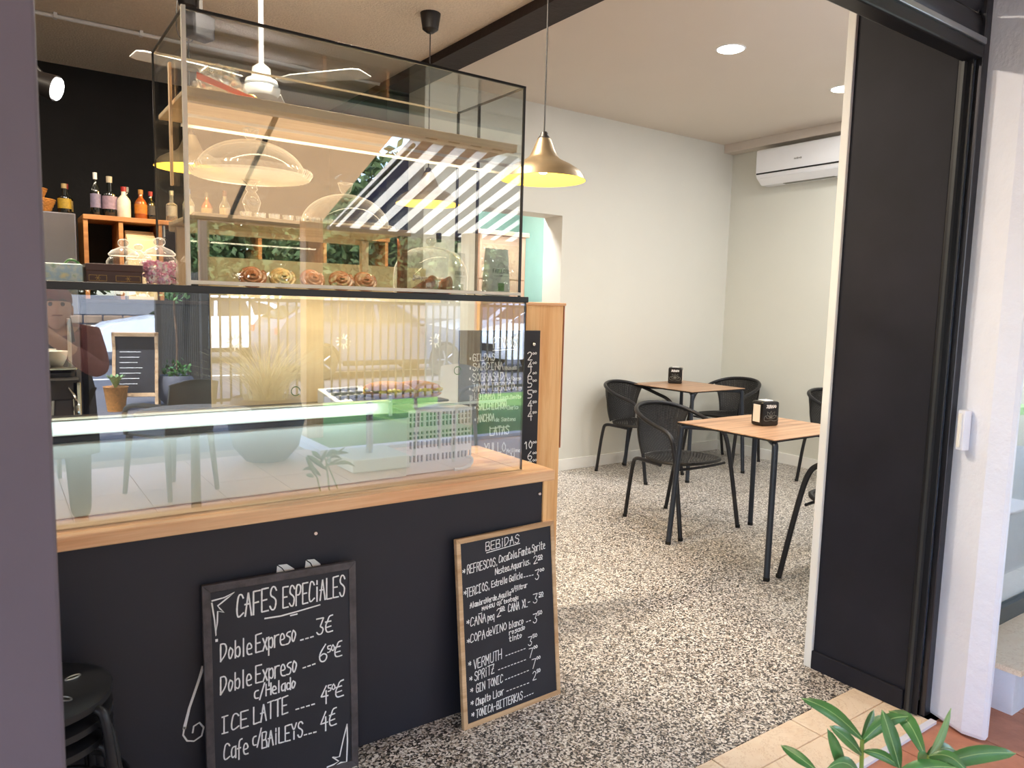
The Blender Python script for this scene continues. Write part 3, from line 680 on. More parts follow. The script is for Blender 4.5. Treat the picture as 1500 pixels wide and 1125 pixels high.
B().box(-1.8, 2.150, 1.1, 1.04, 2.156, 1.104).build('led_bar', 'mint_edge', df)
fl = strip_light(df, (-.1, 2.153, 1.098), 2.2, 1.15, R(18)); fl.data.color = (.82, .95, 1)
strip_light(uc, (.78, 2.17, 1.625), .6, .45, R(28))  # added lamp, brightens the back panel and buns; no fixture there
ms = thing('wooden_shelf_stand', 'small pale pine shelf on posts inside the upper glass case carrying two cake domes', 'shelf', (0, 0, 0))
B().box(.45, 2.14, 1.632, 1.10, 2.165, 1.650).build('front_rail', 'pale_pine', ms, bevel=.002)
B().box(.45, 2.165, 1.636, 1.10, 2.47, 1.648).build('shelf_board', 'pale_pine', ms, bevel=.002)
B().box(.45, 2.47, 1.62, 1.10, 2.49, 1.650).build('back_rail', 'pale_pine', ms, bevel=.002)
for (px, py, mt) in ((.465, 2.15, 'pale_pine_z'), (1.068, 2.15, 'red_wood'), (.465, 2.45, 'pale_pine_z'), (1.068, 2.45, 'pale_pine_z')):
    B().box(px, py, 1.4465, px + .026, py + .024, 1.633).build('post', mt, ms, bevel=.002)

def scallop(a, z): return 1 + .012 * math.cos(a * 44)
st = thing('glass_cake_stand', 'footed glass cake stand with a scalloped plate and tall glass dome at left', 'cake stand', (.652, 2.315, 1.650))
B().lathe([(.048, 0), (.05, .004), (.03, .012), (.016, .024), (.022, .045), (.027, .062), (.02, .08), (.012, .092), (.018, .10), (.014, .112), (.03, .126)], n=28).build('stem', 'crystal', st, True)
B().lathe([(.03, .126), (.10, .128), (.168, .134), (.178, .150), (.174, .158), (.168, .142), (.10, .134), (.0001, .133)], n=132, wob=scallop).build('plate', 'crystal', st, True)
dm = B().lathe([(.158, .138)] + [(.158 * math.cos(a), .140 + .102 * math.sin(a)) for a in [PI / 2 * i / 14 for i in range(1, 14)]] + [(.012, .243)], n=48, cap0=False).build('dome', 'crystal_thin', st, 60)
B().lathe([(.012, .241), (.012, .248), (.018, .252), (.022, .270), (.024, .276), (.012, .274), (.0001, .268)], n=20).build('knob', 'crystal', dm, True)
s2 = thing('glass_cake_plate', 'low glass cake plate with a dome and knob, right of the footed stand', 'cake stand', (.955, 2.325, 1.650))
B().lathe([(.05, 0), (.152, .004), (.160, .014), (.156, .018), (.148, .010), (.0001, .006)], n=132, wob=scallop).build('plate', 'crystal', s2, True)
dm = B().lathe([(.142, .010)] + [(.142 * math.cos(a), .012 + .105 * math.sin(a)) for a in [PI / 2 * i / 14 for i in range(1, 14)]] + [(.012, .118)], n=48, cap0=False).build('dome', 'crystal_thin', s2, 60)
B().lathe([(.012, .116), (.012, .122), (.017, .127), (.023, .148), (.025, .153), (.012, .150), (.0001, .146)], n=20).build('knob', 'crystal', dm, True)

MT['bun'] = plain('bun', hx(186, 112, 64), .35, var=.4, scale=30, bmp=.3, coat=.4)
MT['bun_pale'] = plain('bun_pale', hx(222, 178, 112), .4, var=.35, scale=30, bmp=.3, coat=.3)
def bun():
    t = thing('spiral_bun', '', 'pastry', (0, 0, 0), 0, 'spiral buns in a row')
    P = []
    for i in range(90):
        a = i / 89 * 2 * PI * 3.1; r = .004 + .033 * (i / 89)
        P.append((r * math.cos(a), r * math.sin(a), .012 + .012 * (1 - i / 89) + random.uniform(-.0006, .0006)))
    B().tube(P, .0075, 8, rs=[.0085 - .0015 * (i / 89) for i in range(90)]).build('spiral', 'bun', t, True)
    B().lathe([(.03, 0), (.036, .004), (.037, .012), (.03, .018), (.0001, .022)], n=26).build('base', 'bun_pale', t, True)
    return t
b0 = bun(); b0.rotation_mode = 'XYZ'
lab = ['dark spiral bun, first from the left in the glass case', 'paler spiral bun, second from the left in the row', 'brown spiral bun, third of the five from the left', 'brown spiral bun, fourth of the five from the left', 'dark glossy spiral bun, last at the right of the row']
for i, x in enumerate((.634, .722, .813, .911, .99)):
    o = b0 if i == 0 else dup(b0)
    o.location = (x, 2.262, 1.4795); o.rotation_euler = (R(62), 0, R(-12 + 9 * (i % 3))); o['label'] = lab[i]
    o.scale = (1.02, .92, 1.1)
for c in kids(bpy.data.objects['spiral_bun.001']):
    if c.name.startswith('spiral'): c.data = c.data.copy(); c.data.materials[0] = MT['bun_pale']
tr = B().lathe([(.0001, 0), (.135, 0), (.14, .006), (.0001, .007)], (1.285, 2.345, 1.4465), 40).build('round_slate', 'board_black', smooth=True)
tag(tr, 'round dark serving slate under the glass bell', 'tray')
cl = thing('glass_bell', 'large clear glass bell with a round knob at the right end of the case', 'glass dome', (1.285, 2.345, 1.4535))
B().lathe([(.132, 0), (.133, .06), (.128, .095), (.112, .128), (.085, .150), (.05, .163), (.014, .168)], n=48, cap0=False).build('dome', 'crystal_thin', cl, 60)
B().lathe([(.014, .166), (.009, .172), (.016, .178), (.020, .188), (.016, .199), (.0001, .204)], n=20).build('knob', 'crystal', cl, True)
MT['choc_cake'] = plain('choc_cake', hx(166, 96, 60), .5, var=.5, scale=40, bmp=.8, bscale=90)
MT['icing'] = plain('icing', hx(226, 214, 206), .4, var=.1)
def cake(loc, rz, label):
    t = thing('cake_piece', label, 'cake', loc, rz, 'cake pieces under the bell')
    rn = random.Random(5); b = B(); V = []; F = []; n = 12; m = 12
    for i in range(m + 1):
        a = i / m; s = .12 + .88 * a
        for k_ in range(n):
            an = 2 * PI * k_ / n; rr = .035 * s * (1 + rn.uniform(-.1, .1))
            V.append(((a - .6) * .11, rr * math.cos(an), .033 * s + rr * math.sin(an) * .94))
    for i in range(m):
        for k_ in range(n): F.append((i * n + k_, i * n + (k_ + 1) % n, (i + 1) * n + (k_ + 1) % n, (i + 1) * n + k_))
    F += [tuple(range(n)), tuple(m * n + k_ for k_ in range(n))]
    b.add(V, F).build('crumb', 'choc_cake', t, 60)
    c = B()
    for i in range(14): c.ball((rn.uniform(-.04, .04), rn.uniform(-.02, .02), rn.uniform(.045, .062)), rn.uniform(.003, .007), 5)
    c.build('icing', 'icing', t, True); return t
c1 = cake((1.235, 2.31, 1.4536), R(12), 'brown iced cake piece at the left under the glass bell')
c2 = dup(c1, (1.325, 2.36, 1.4536), R(-50), 'brown iced cake piece at the right under the glass bell')
# coffee bags
MT['bag_grey'] = plain('bag_grey', hx(224, 228, 222), .4, var=.08, scale=12, bmp=.5, bscale=25)
MT['ink'] = plain('ink', hx(40, 40, 42), .7)
def coffee_bag(loc, rz, w, h, label):
    t = thing('coffee_bag', label, 'bag', loc, rz, 'coffee bags in the case')
    b = B(); V = []; F = []; n = 20; m = 12
    for i in range(m + 1):
        a = i / m; dep = .026 * (1 - a ** 2.2) + .0015
        for k_ in range(n):
            an = 2 * PI * k_ / n; c, s = math.cos(an), math.sin(an)
            V.append((w / 2 * math.copysign(abs(c) ** .35, c) * (1 + .02 * math.sin(a * 9)), dep * math.copysign(abs(s) ** .6, s), a * h))
    for i in range(m):
        for k_ in range(n): F.append((i * n + k_, i * n + (k_ + 1) % n, (i + 1) * n + (k_ + 1) % n, (i + 1) * n + k_))
    F += [tuple(range(n)), tuple(m * n + k_ for k_ in range(n))]
    b.add(V, F).build('pouch', 'bag_grey', t, 60)
    k = Ink(lambda x, y: (x, y), .0016); k.y = -.0275
    for p in write('FABULOSA'): k.line([(-w * .36 + w * .72 * a, h * .5 + .013 * c) for a, c in p])
    k.line([(-w * .3, h * .44), (-w * .12, h * .44)], .001); k.line([(w * .12, h * .44), (w * .3, h * .44)], .001)
    for p in write('CAFE'): k.line([(-w * .08 + w * .16 * a, h * .43 + .005 * c) for a, c in p], .0008)
    for q in range(9):
        an = PI * q / 8
        k.line([(w * .12 * math.cos(an), h * .62 + .012 * math.sin(an)), (w * .17 * math.cos(an), h * .62 + .017 * math.sin(an))], .0011)
    k.b.build('printed_name', 'ink', t)
    B().box(-w * .12, -.029, h * .14, w * .14, -.027, h * .30).build('sticker', 'leaf_pale', t)
    return t
cb = coffee_bag((1.437, 2.15, 1.4466), R(4), .098, .168, 'grey coffee bag with printed name at the right end, nearer the front')
coffee_bag((1.452, 2.44, 1.4466), R(2), .07, .168, 'narrower grey coffee bag standing behind, between the bell and the corner post')

# plastic bag on the top shelf
pbg = thing('pastry_bag', 'crumpled clear plastic bag with an orange closing strip on top of the case shelf', 'bag', (.545, 2.23, 1.972), R(8))
rn = random.Random(11); V = []; F = []; n = 26; m = 9
for i in range(m + 1):
    a = i / m
    for k_ in range(n):
        an = 2 * PI * k_ / n; j = rn.uniform(-.014, .014)
        V.append(((.085 * (1 - .55 * a) + j) * math.cos(an), (.05 * (1 - .6 * a) + j) * math.sin(an), max(.001, a * .085 + rn.uniform(-.012, .012)) if i else .0005))
for i in range(m):
    for k_ in range(n): F.append((i * n + k_, i * n + (k_ + 1) % n, (i + 1) * n + (k_ + 1) % n, (i + 1) * n + k_))
B().add(V, F).build('plastic_film', glassmat('film', (.93, .92, .88, 1), 3.0, .08, .12, .12), pbg)
B().prism([(-.085, .03), (.085, .0), (.085, .012), (-.085, .048)], -.055, -.058).build('orange_strip', plain('orange', hx(232, 96, 30), .4), pbg, bevel=.001)
B().ball((.075, -.03, .012), .016, 8, sx=1.4).build('gold_tie', plain('gold', hx(220, 190, 80), .3, .6), pbg, True)

# things on the left of the shelf
MT['choc_box'] = plain('choc_box', hx(74, 40, 30), .35, var=.08)
MT['gold_print'] = plain('gold_print', hx(180, 140, 70), .4, .5)
bx = thing('brown_gift_box', 'low dark brown box with thin gold outlines on the glass shelf', 'box', (.193, 2.135, 1.4466))
B().box(0, 0, 0, .128, .08, .052).build('carton', 'choc_box', bx, bevel=.002)
B().box(-.001, -.0012, .034, .129, .081, .053).build('lid', 'choc_box', bx, bevel=.002)
g = Ink(lambda x, y: (x, y), .0009); g.y = -.0016
for a0, a1 in ((.006, .045), (.066, .122)):
    g.line([(a0, .010), (a1, .010)]); g.line([(a1, .010), (a1, .024)]); g.line([(a1, .024), (a0, .024)]); g.line([(a0, .024), (a0, .010)])
    c = (a0 + a1) / 2
    for q in range(6): g.line([(c, .017), (c + .006 * math.cos(q * PI / 3), .017 + .006 * math.sin(q * PI / 3))])
g.b.build('gold_outline', 'gold_print', bx)
m, n_, l_, b_ = newmat('floral_print'); nt = m.node_tree
l_.new(ramp(nt, noise(nt, coords(nt), 28, 3), [(.3, hx(120, 170, 130)), (.42, hx(226, 236, 226)), (.55, hx(186, 214, 226)), (.7, hx(240, 232, 190))]), b_.inputs['Base Color'])
MT['floral'] = m
fb = thing('floral_tin', 'pale tin with a green and blue print at the left end of the glass shelf', 'tin', (.03, 2.14, 1.4466))
B().box(0, 0, 0, .158, .09, .050).build('tin', 'floral', fb, bevel=.006)
B().tube(smoothpath([(.12, .03, .05), (.13, .03, .062), (.145, .03, .058), (.152, .03, .05)]), .003, 6).build('ribbon', 'leaf', fb, True)
def jar(loc, r, h, label, fill=None):
    t = thing('glass_jar', label, 'jar', loc, 0, 'lidded glass jars on the shelf')
    def rib(a, z): return 1 + .018 * math.cos(a * 18)
    B().lathe([(r * .8, 0), (r * .98, .006), (r, .02), (r, h * .8), (r * .9, h * .9), (r * .78, h * .96), (r * .82, h)], n=72, wob=rib).build('body', 'crystal_thin', t, True)
    ld = B().lathe([(r * .86, h), (r * .9, h + .004), (r * .7, h + .014), (r * .3, h + .022), (r * .16, h + .026)], n=28).build('lid', 'crystal', t, True)
    B().ball((0, 0, h + .035), r * .34, 10, sz=.8).build('knob', 'crystal', ld, True)
    if fill:
        f = B(); rn = random.Random(2)
        for i in range(150):
            a = rn.uniform(0, 2 * PI); q = r * .86 * math.sqrt(rn.uniform(.25, 1)); z = rn.uniform(.008, h * .78)
            d = Vector((rn.uniform(-1, 1), rn.uniform(-1, 1), rn.uniform(-1, 1))).normalized() * .006
            c = Vector((q * math.cos(a), q * math.sin(a), z)); f.cyl(c - d, c + d, .0048, n=6)
        f.build('sweets', fill, t, kind='stuff', label='pink and white sweets')
    return t
m, n_, l_, b_ = newmat('sweets_pink'); nt = m.node_tree
l_.new(ramp(nt, noise(nt, coords(nt), 75, 2), [(.4, hx(244, 170, 200)), (.48, hx(250, 214, 226)), (.56, hx(252, 244, 238))], True), b_.inputs['Base Color']); MT['sweets'] = m
jar((.368, 2.165, 1.4466), .044, .083, 'ribbed glass jar full of pink and white sweets', 'sweets')
jar((.300, 2.30, 1.4466), .043, .083, 'empty ribbed glass jar standing behind the brown box')
jar((.352, 2.40, 1.4466), .038, .080, 'empty glass jar, the one farthest back behind the pink sweets jar')

# ------------------------------------------------------------ pendant lamps
SH = [(.030, .175), (.032, .168), (.040, .150), (.050, .125), (.062, .100), (.078, .086), (.120, .066), (.155, .045), (.175, .022), (.185, .002), (.187, 0)]
SI = [(.184, 0), (.172, .021), (.152, .041), (.118, .061), (.076, .081), (.058, .096), (.046, .122), (.03, .145), (.0001, .15)]
def pendant(x, y, z, label, e=14):
    t = thing('pendant_lamp', label, 'lamp', (x, y, z), 0, 'metal pendant lamps')
    B().lathe(SH, n=48).build('shade', 'brass_shade', t, True)
    B().lathe(SI, n=48, cap0=False).build('shade_lining', 'shade_inside', t, True, label='warm yellow inside of the shade')
    B().lathe([(.012, .205), (.016, .20), (.018, .19), (.030, .175)], n=16).build('socket', 'plastic_black', t, True)
    B().cyl((0, 0, .20), (0, 0, H - z - .05), .0035, n=6).build('cord', 'plastic_black', t)
    B().lathe([(.018, -.105), (.045, -.085), (.055, -.02), (.058, 0), (.0001, 0)], (0, 0, H - z), 18).build('ceiling_rose', 'plastic_black', t, True)
    bl = B().ball((0, 0, .055), .030, 12).build('bulb', 'bulb', t, True)
    B().cyl((0, 0, .08), (0, 0, .14), .013, .016, 10).build('bulb_neck', 'chrome', t)
    ld = bpy.data.lights.new('lamp_light', 'POINT'); lo = bpy.data.objects.new('lamp_light', ld); COL.objects.link(lo); lo.parent = t; lo.location = (0, 0, .012)
    ld.energy = e; ld.color = (1, .74, .38); ld.shadow_soft_size = .03
    return t
pendant(1.985, 2.62, 1.968, 'brushed metal pendant lamp hanging right of the glass case, warm inside', 6)
pendant(2.076, 3.83, 1.99, 'metal pendant lamp seen through the middle of the glass case', 6)
pendant(.907, 4.356, 2.115, 'metal pendant lamp behind the left corner of the glass case', 5)
# ceiling fan
fn = thing('ceiling_fan', 'white ceiling fan hanging behind the glass case', 'fan', (1.065, 3.6, 2.36))
B().cyl((0, 0, .12), (0, 0, H - 2.36), .012, n=10).build('rod', 'plastic_white', fn)
B().lathe([(.05, -.0), (.045, .04), (.0001, .06)], (0, 0, H - 2.36 - .06), 20).build('ceiling_cap', 'plastic_white', fn, True)
B().lathe([(.0001, 0), (.07, .002), (.082, .015), (.085, .04), (.06, .052), (.075, .058), (.07, .075), (.045, .085), (.04, .13), (.02, .145), (.012, .15)], n=32).build('motor', 'plastic_white', fn, True)
for k_ in range(3):
    a = R(FANA + 120 * k_); d = Vector((math.cos(a), math.sin(a), 0)); s = Vector((-d.y, d.x, 0))
    P = [d * .10 - s * .03, d * .20 - s * .065, d * .52 - s * .07, d * .55 - s * .05, d * .55 + s * .05, d * .52 + s * .07, d * .20 + s * .05, d * .10 + s * .03]
    b = B(); b.add([(p.x, p.y, .064) for p in P] + [(p.x, p.y, .070) for p in P], [tuple(range(8)), tuple(range(15, 7, -1))] + [(i, i + 8, (i + 1) % 8 + 8, (i + 1) % 8) for i in range(8)])
    b.build('blade', 'plastic_white', fn, bevel=.001)
# speaker, conduit, track spot
sp = thing('wall_speaker', 'small dark speaker with a cable under the ceiling behind the case', 'speaker', (.80, 3.6, 2.56), R(20))
sp.scale = (.72, .72, .72)
B().prism([(-.07, .0), (.07, .0), (.075, .14), (-.075, .16)], -.05, .06).build('cabinet', 'dark_steel', sp, bevel=.012)
B().box(-.012, -.01, .15, .012, .012, H - 2.52).build('bracket', 'plastic_black', sp)
B().tube(smoothpath([(.0, .05, .02), (-.05, .06, -.03), (-.12, .06, 0), (-.14, .03, .12), (-.13, 0, .30), (-.08, 0, H - 2.52)]), .004, 6).build('cable', 'plastic_black', sp, True)
cd = thing('ceiling_conduit', 'white cable conduit running along the textured ceiling', 'pipe', (0, 0, 0))
B().cyl((-2, 5.20, H - .018), (2.4, 5.20, H - .018), .012, n=10).build('pipe', 'plastic_white', cd)
for q in range(7): B().box(-1.9 + q * .45, 5.18, H - .032, -1.88 + q * .45, 5.22, H).build('clip', 'plastic_white', cd, bevel=.002)
B().box(.9, 5.6, H - .02, 1.5, 5.75, H).build('junction_box', 'plastic_white', cd, bevel=.004)
ts = thing('track_spot', 'round glowing spot lamp on a black rod against the dark wall', 'lamp', (.285, 4.2, 2.385))
B().tube([(-.42, 0, .45), (-.05, .03, .06)], .011, 10).build('rod', 'plastic_black', ts)
hd = B().cyl((-.085, .045, .03), (0, 0, 0), .05, .06, 24).build('lamp_head', 'plastic_black', ts, True)
spm = Matrix.Translation((0, 0, 0)) @ Vector((-.085, .045, .03)).to_track_quat('Z', 'Y').to_matrix().to_4x4()
B().lathe([(.0001, -.004), (.052, -.003), (.05, .002), (.0001, .002)], n=24).xf(spm @ Matrix.Translation((0, 0, -.004))).build('lens', 'lamp_white', ts, True)
B().cyl((-.42, 0, .44), (-.42, 0, H - 2.385), .008, n=8).build('hanger', 'plastic_black', ts)

# ceiling downlights: two seen, the rest added unseen to light seats and bar
for i, (x, y) in enumerate(((3.81, 3.14), (5.09, 3.16), (3.4, 1.9), (4.3, 1.9), (5.5, 1.9), (1.3, 2.9), (.2, 2.9), (-1.0, 3.6), (-1.4, 5.2))):
    if i >= 6:
        pass
    t = thing('ceiling_downlight', ['round white downlight in the smooth ceiling, the nearer and fully seen', 'round white downlight in the smooth ceiling beside the black reveal'][i] if i < 2 else 'round white downlight added for light outside the view, ' + ('first', 'second', 'third', 'fourth', 'fifth', 'sixth', 'seventh')[i - 2] + ' from the seating side', 'light', (x, y, H), 0, 'ceiling downlights')
    B().lathe([(.085, -.004), (.092, -.001), (.092, 0), (.0001, 0)], n=32).build('ring', 'plastic_white', t, True)
    B().lathe([(.0001, -.0065), (.074, -.0065), (.080, -.004)], n=32).build('diffuser', 'lamp_white', t, True)
    ld = bpy.data.lights.new('downlight', 'AREA'); ld.shape = 'DISK'; ld.size = .15; ld.energy = 11.5 if i < 5 else (48 if i < 7 else 12); ld.color = (1, .97, .92) if i < 5 else (1, .85, .66)
    lo = bpy.data.objects.new('downlight', ld); COL.objects.link(lo); lo.parent = t; lo.location = (0, 0, -.012)
# air conditioner
ac = thing('air_conditioner', 'white split air conditioner high on the right wall', 'air conditioner', (6.07, 4.03, 2.60))
B().prism([(0, 0), (-.11, .0), (-.185, .06), (-.20, .09), (-.205, .30), (-.19, .315), (0, .315)], -.44, .44, 'y').build('body', 'plastic_white', ac, bevel=.012)
B().prism([(-.207, .088), (-.207, .100), (-.19, .100), (-.19, .088)], -.425, .425, 'y').build('dark_gap', 'rubber', ac)
B().prism([(-.118, .002), (-.182, .056), (-.186, .052), (-.122, -.003)], -.40, .40, 'y').build('louvre', 'plastic_white', ac, bevel=.001)
B().prism([(-.112, -.004), (-.112, .0), (-.06, .0), (-.06, -.004)], -.30, .20, 'y').build('grille', 'resin_grey', ac)
tx = B()
for p in write('nitvs'):
    P = [Vector((-.2085, .03 - a * .07, .175 + c * .016)) for a, c in p]
    for a, c in zip(P, P[1:]): tx.tube([a, c], .0022, 4)
tx.build('maker_mark', 'resin_grey', ac)
ld = bpy.data.lights.new('store_fill', 'AREA'); ld.shape = 'DISK'; ld.size = .3; ld.energy = 30  # added lamp to brighten the teal back room, no fixture seen
slt = thing('store_fill_light', 'round ceiling light added to brighten the back room, out of sight', 'light', (3.6, 5.5, 2.7))
B().lathe([(.0001, -.03), (.14, -.03), (.16, 0), (.0001, 0)], n=24).build('diffuser', 'lamp_white', slt, True)
lo = bpy.data.objects.new('store_fill', ld); COL.objects.link(lo); lo.parent = slt; lo.location = (0, 0, -.04)
# store room content seen through the opening
sb = thing('peach_cupboard', 'peach cupboard in the back room seen through the doorway', 'cupboard', (3.0, 5.62, 0))
B().box(0, 0, 0, 1.08, .5, 2.05).build('carcass', 'peach', sb, bevel=.004)
for (a, c) in ((.02, .52), (.56, 1.06)):
    for q in range(5): B().box(a, -.018, .06 + q * .40, c, 0, .06 + q * .40 + .385).build('drawer_front', 'peach', sb, bevel=.004)
B().box(-.02, -.03, 2.05, 1.10, .5, 2.09).build('top_board', 'peach', sb, bevel=.004)

# ------------------------------------------------------------ bar back
bb = thing('back_bench', 'dark back bench behind the counter carrying the coffee machine', 'bench', (0, 0, 0))
B().box(-1.2, 3.0, 0, .50, 3.55, .86).build('body', 'dark_steel', bb, bevel=.004)
B().box(-1.22, 2.98, .86, .52, 3.57, .90).build('worktop', 'plastic_black', bb, bevel=.004)
em = thing('espresso_machine', 'chrome and black espresso machine behind the glass at the left', 'coffee machine', (-.42, 3.05, .90))
em.scale = (1, 1, .74)
B().box(0, .05, .06, .66, .42, .34).build('body', 'dark_steel', em, bevel=.02)
B().box(.0, -.02, .0, .66, .42, .05).build('drip_tray', 'chrome', em, bevel=.01)
B().box(-.005, .0, .19, .665, .06, .30).build('front_panel', 'plastic_black', em, bevel=.01)
B().box(.0, .02, .335, .66, .42, .35).build('cup_tray', 'chrome', em, bevel=.004)
for gx in (.15, .34, .55):
    B().cyl((gx, -.01, .13), (gx, -.01, .20), .036, .04, 20).build('group_head', 'chrome', em, True)
    B().tube([(gx, -.02, .14), (gx, -.14, .12)], .012, 10).build('portafilter_handle', 'plastic_black', em, True)
B().tube(smoothpath([(.63, 0, .25), (.65, -.06, .2), (.655, -.07, .08)]), .006, 8).build('steam_wand', 'chrome', em, True)
B().box(.64, .0, .10, .668, .03, .28).build('side_trim', 'chrome', em, bevel=.004)
cupm = plain('porcelain', hx(240, 238, 232), .25)
c0 = None
for i, (x, y) in enumerate(((.44, .10), (.52, .12), (.60, .09), (.48, .2), (.57, .2), (.36, .1), (.28, .12))):
    if c0 is None:
        c0 = thing('coffee_cup', 'white coffee cup on top of the espresso machine', 'cup', (0, 0, 0), 0, 'cups on the espresso machine')
        B().lathe([(.018, 0), (.022, .004), (.034, .03), (.038, .055), (.035, .055), (.03, .03), (.0001, .008)], n=20).build('bowl', cupm, c0, True)
        B().tube(smoothpath([(.034, 0, .045), (.055, 0, .045), (.05, 0, .02), (.03, 0, .018)]), .004, 6).build('handle', cupm, c0, True); o = c0
    else: o = dup(c0)
    o.location = (-.42 + x, 3.05 + y, 1.1595); o.rotation_euler = (0, 0, i)
fr = thing('tall_black_fridge', 'tall glossy black fridge at the back of the bar with wicker baskets on top', 'fridge', (-.42, 4.4, 0))
B().box(0, .03, 0, .785, .62, 1.835).build('cabinet', 'plastic_black', fr, bevel=.006)
B().box(.005, 0, .06, .78, .03, 1.83).build('door', plain('gloss_steel', hx(120, 120, 128), .22, .85, var=.15, scale=2), fr, bevel=.004)
B().box(.72, -.03, .7, .74, 0, 1.3).build('door_handle', 'chrome', fr, bevel=.003)
bs = thing('bottle_shelf', 'wooden back bar shelf with bottles in front of the black wall', 'shelf', (.40, 4.48, 0))
B().box(0, 0, 1.815, 1.75, .30, 1.84).build('top_board', 'shelf_wood', bs, bevel=.002)
for q in (.0, .165, .36, .9, 1.3, 1.72): B().box(q, .01, 1.40, q + .022, .30, 1.815).build('upright', 'shelf_wood', bs, bevel=.002)
B().box(0, .01, 1.38, 1.742, .30, 1.40).build('shelf_board', 'dark_beam', bs, bevel=.002)
B().box(0, .02, 0, 1.742, .284, 1.38).build('dark_block', 'dark_wall', bs, bevel=.002)  # added dark block, keeps the view under the shelf dark
B().box(.02, .285, .0, 1.73, .30, 1.815).build('back_board', 'dark_wall', bs)
pp = thing('paper_bag_stack', 'stack of cream paper bags in a bay under the bottles', 'paper', (.605, 4.5, 1.4002))
for q in range(5): B().box(.0, q * .02, 0, .145, q * .02 + .016, .33 + .012 * q).build('paper_bag', 'cream_panel', pp, bevel=.004)
MT['bottle_dark'] = plain('bottle_dark', hx(20, 22, 20), .12, var=.05, coat=.5)
MT['bottle_amber'] = plain('bottle_amber', hx(140, 70, 20), .12, var=.1, coat=.5)
def bottle(x, y, z, h, r, glass, capc, labc, label, shape=0, z0=.2, z1=.55):
    t = thing('bottle', label, 'bottle', (x, y, z), 0, 'bottles at the back bar')
    nk = r * .34
    pr = [(r * .9, 0), (r, .006), (r, h * (.55 if shape == 0 else .48)), (r * .8, h * .63), (nk, h * .74), (nk, h * .9)]
    if shape == 1: pr = [(r * .9, 0), (r, .006), (r, h * .5), (r * .92, h * .56), (nk, h * .62), (nk, h * .9)]
    B().lathe(pr, n=20).build('glass_body', glass, t, True)
    B().lathe([(nk * 1.15, h * .84), (nk * 1.2, h * .99), (.0001, h)], n=14).build('cap', plain('cap', capc, .4), t, True)
    if labc: B().lathe([(r * 1.012, h * z0), (r * 1.012, h * z1 * .93)], n=20, cap0=False).build('paper_label', plain('paper_label', labc, .6, var=.2, scale=60), t, True)
    return t
Zs = 1.8403
bl = [(.328, 4.60, 1.8353, .165, .032, 'bottle_dark', (150, 130, 90), (196, 160, 40), 'dark bottle with a yellow round label beside the wicker baskets', 1),
      (.395 - .045, 4.80, 1.8353, .19, .034, 'bottle_dark', (120, 30, 30), (214, 190, 130), 'dark bottle with a red cap and cream label at the fridge edge', 0),
      (.473, 4.6, Zs, .235, .026, 'bottle_dark', (220, 216, 210), (150, 140, 170), 'slim dark bottle with a white cap and violet label', 0),
      (.540, 4.6, Zs, .222, .038, 'bottle_dark', (170, 160, 140), (176, 150, 170), 'square shouldered bottle with a lilac and silver label', 1),
      (.605, 4.58, Zs, .172, .034, plain('ceramic', hx(206, 196, 180), .5, var=.15, scale=30), (140, 30, 30), None, 'pale stoneware bottle with a red stopper', 0),
      (.692, 4.6, Zs, .168, .032, 'bottle_amber', (150, 110, 60), (224, 140, 40), 'amber bottle with an orange label', 0),
      (.640, 4.72, Zs, .19, .028, 'bottle_dark', (120, 120, 120), None, 'plain dark bottle standing behind the amber one', 0),
      (.745, 4.62, Zs, .165, .030, 'bottle_dark', (130, 40, 40), (70, 70, 74), 'dark bottle with a red cap at the edge of the glass case', 0),
      (.85, 4.6, Zs, .18, .030, 'crystal', (160, 160, 160), (190, 190, 190), 'clear bottle behind the left corner of the case', 1),
      (.94, 4.6, Zs, .20, .032, 'crystal', (60, 90, 150), (190, 200, 220), 'clear bottle with a pale blue label behind the case', 0),
      (1.04, 4.6, Zs, .19, .032, 'bottle_amber', (60, 60, 60), (200, 170, 120), 'brown bottle with a tan label behind the cake dome', 0),
      (1.14, 4.6, Zs, .21, .030, 'crystal', (90, 40, 40), (210, 200, 190), 'clear bottle with a dark red cap behind the cake dome', 0)]
for (x, y, z, h, r, g, cc, lc_, lb, shp) in bl:
    bottle(x, y, z, h, r, g, hx(*cc), tuple(q * .55 for q in hx(*lc_)[:3]) + (1,) if lc_ else None, lb, shp)
gl0 = None
for i in range(7):
    if gl0 is None:
        gl0 = thing('tumbler', 'clear tumbler in the row at the end of the bottle shelf', 'glass', (0, 0, 0), 0, 'tumblers on the bottle shelf')
        B().lathe([(.025, 0), (.033, .10), (.031, .10), (.024, .006), (.0001, .006)], n=18).build('glass', 'crystal', gl0, True); o = gl0
    else: o = dup(gl0)
    o.location = (1.26 + i * .085, 4.6, Zs)
MT['wicker'] = plain('wicker', hx(186, 126, 62), .6, var=.3, scale=40)
def basket(loc, r, h, label):
    t = thing('wicker_basket', label, 'basket', loc, 0, 'wicker baskets on the fridge')
    b = B()
    for i in range(9):
        a = i / 8; rr = r * (.7 + .3 * a)
        b.tube([((rr + .003 * math.cos(k_ * 9 + i * PI)) * math.cos(2 * PI * k_ / 36), (rr + .003 * math.cos(k_ * 9 + i * PI)) * math.sin(2 * PI * k_ / 36), .005 + a * h) for k_ in range(36)], h * .065, 5, closed=True)
    b.build('weave', 'wicker', t, True)
    b = B()
    for k_ in range(24):
        an = 2 * PI * k_ / 24; b.tube([(r * .7 * math.cos(an), r * .7 * math.sin(an), .003), (r * math.cos(an), r * math.sin(an), h)], .003, 4)
    b.build('stakes', 'wicker', t)
    B().lathe([(.0001, 0), (r * .7, .001), (r * .7, .005), (.0001, .006)], n=24).build('base', 'wicker', t)
    return t
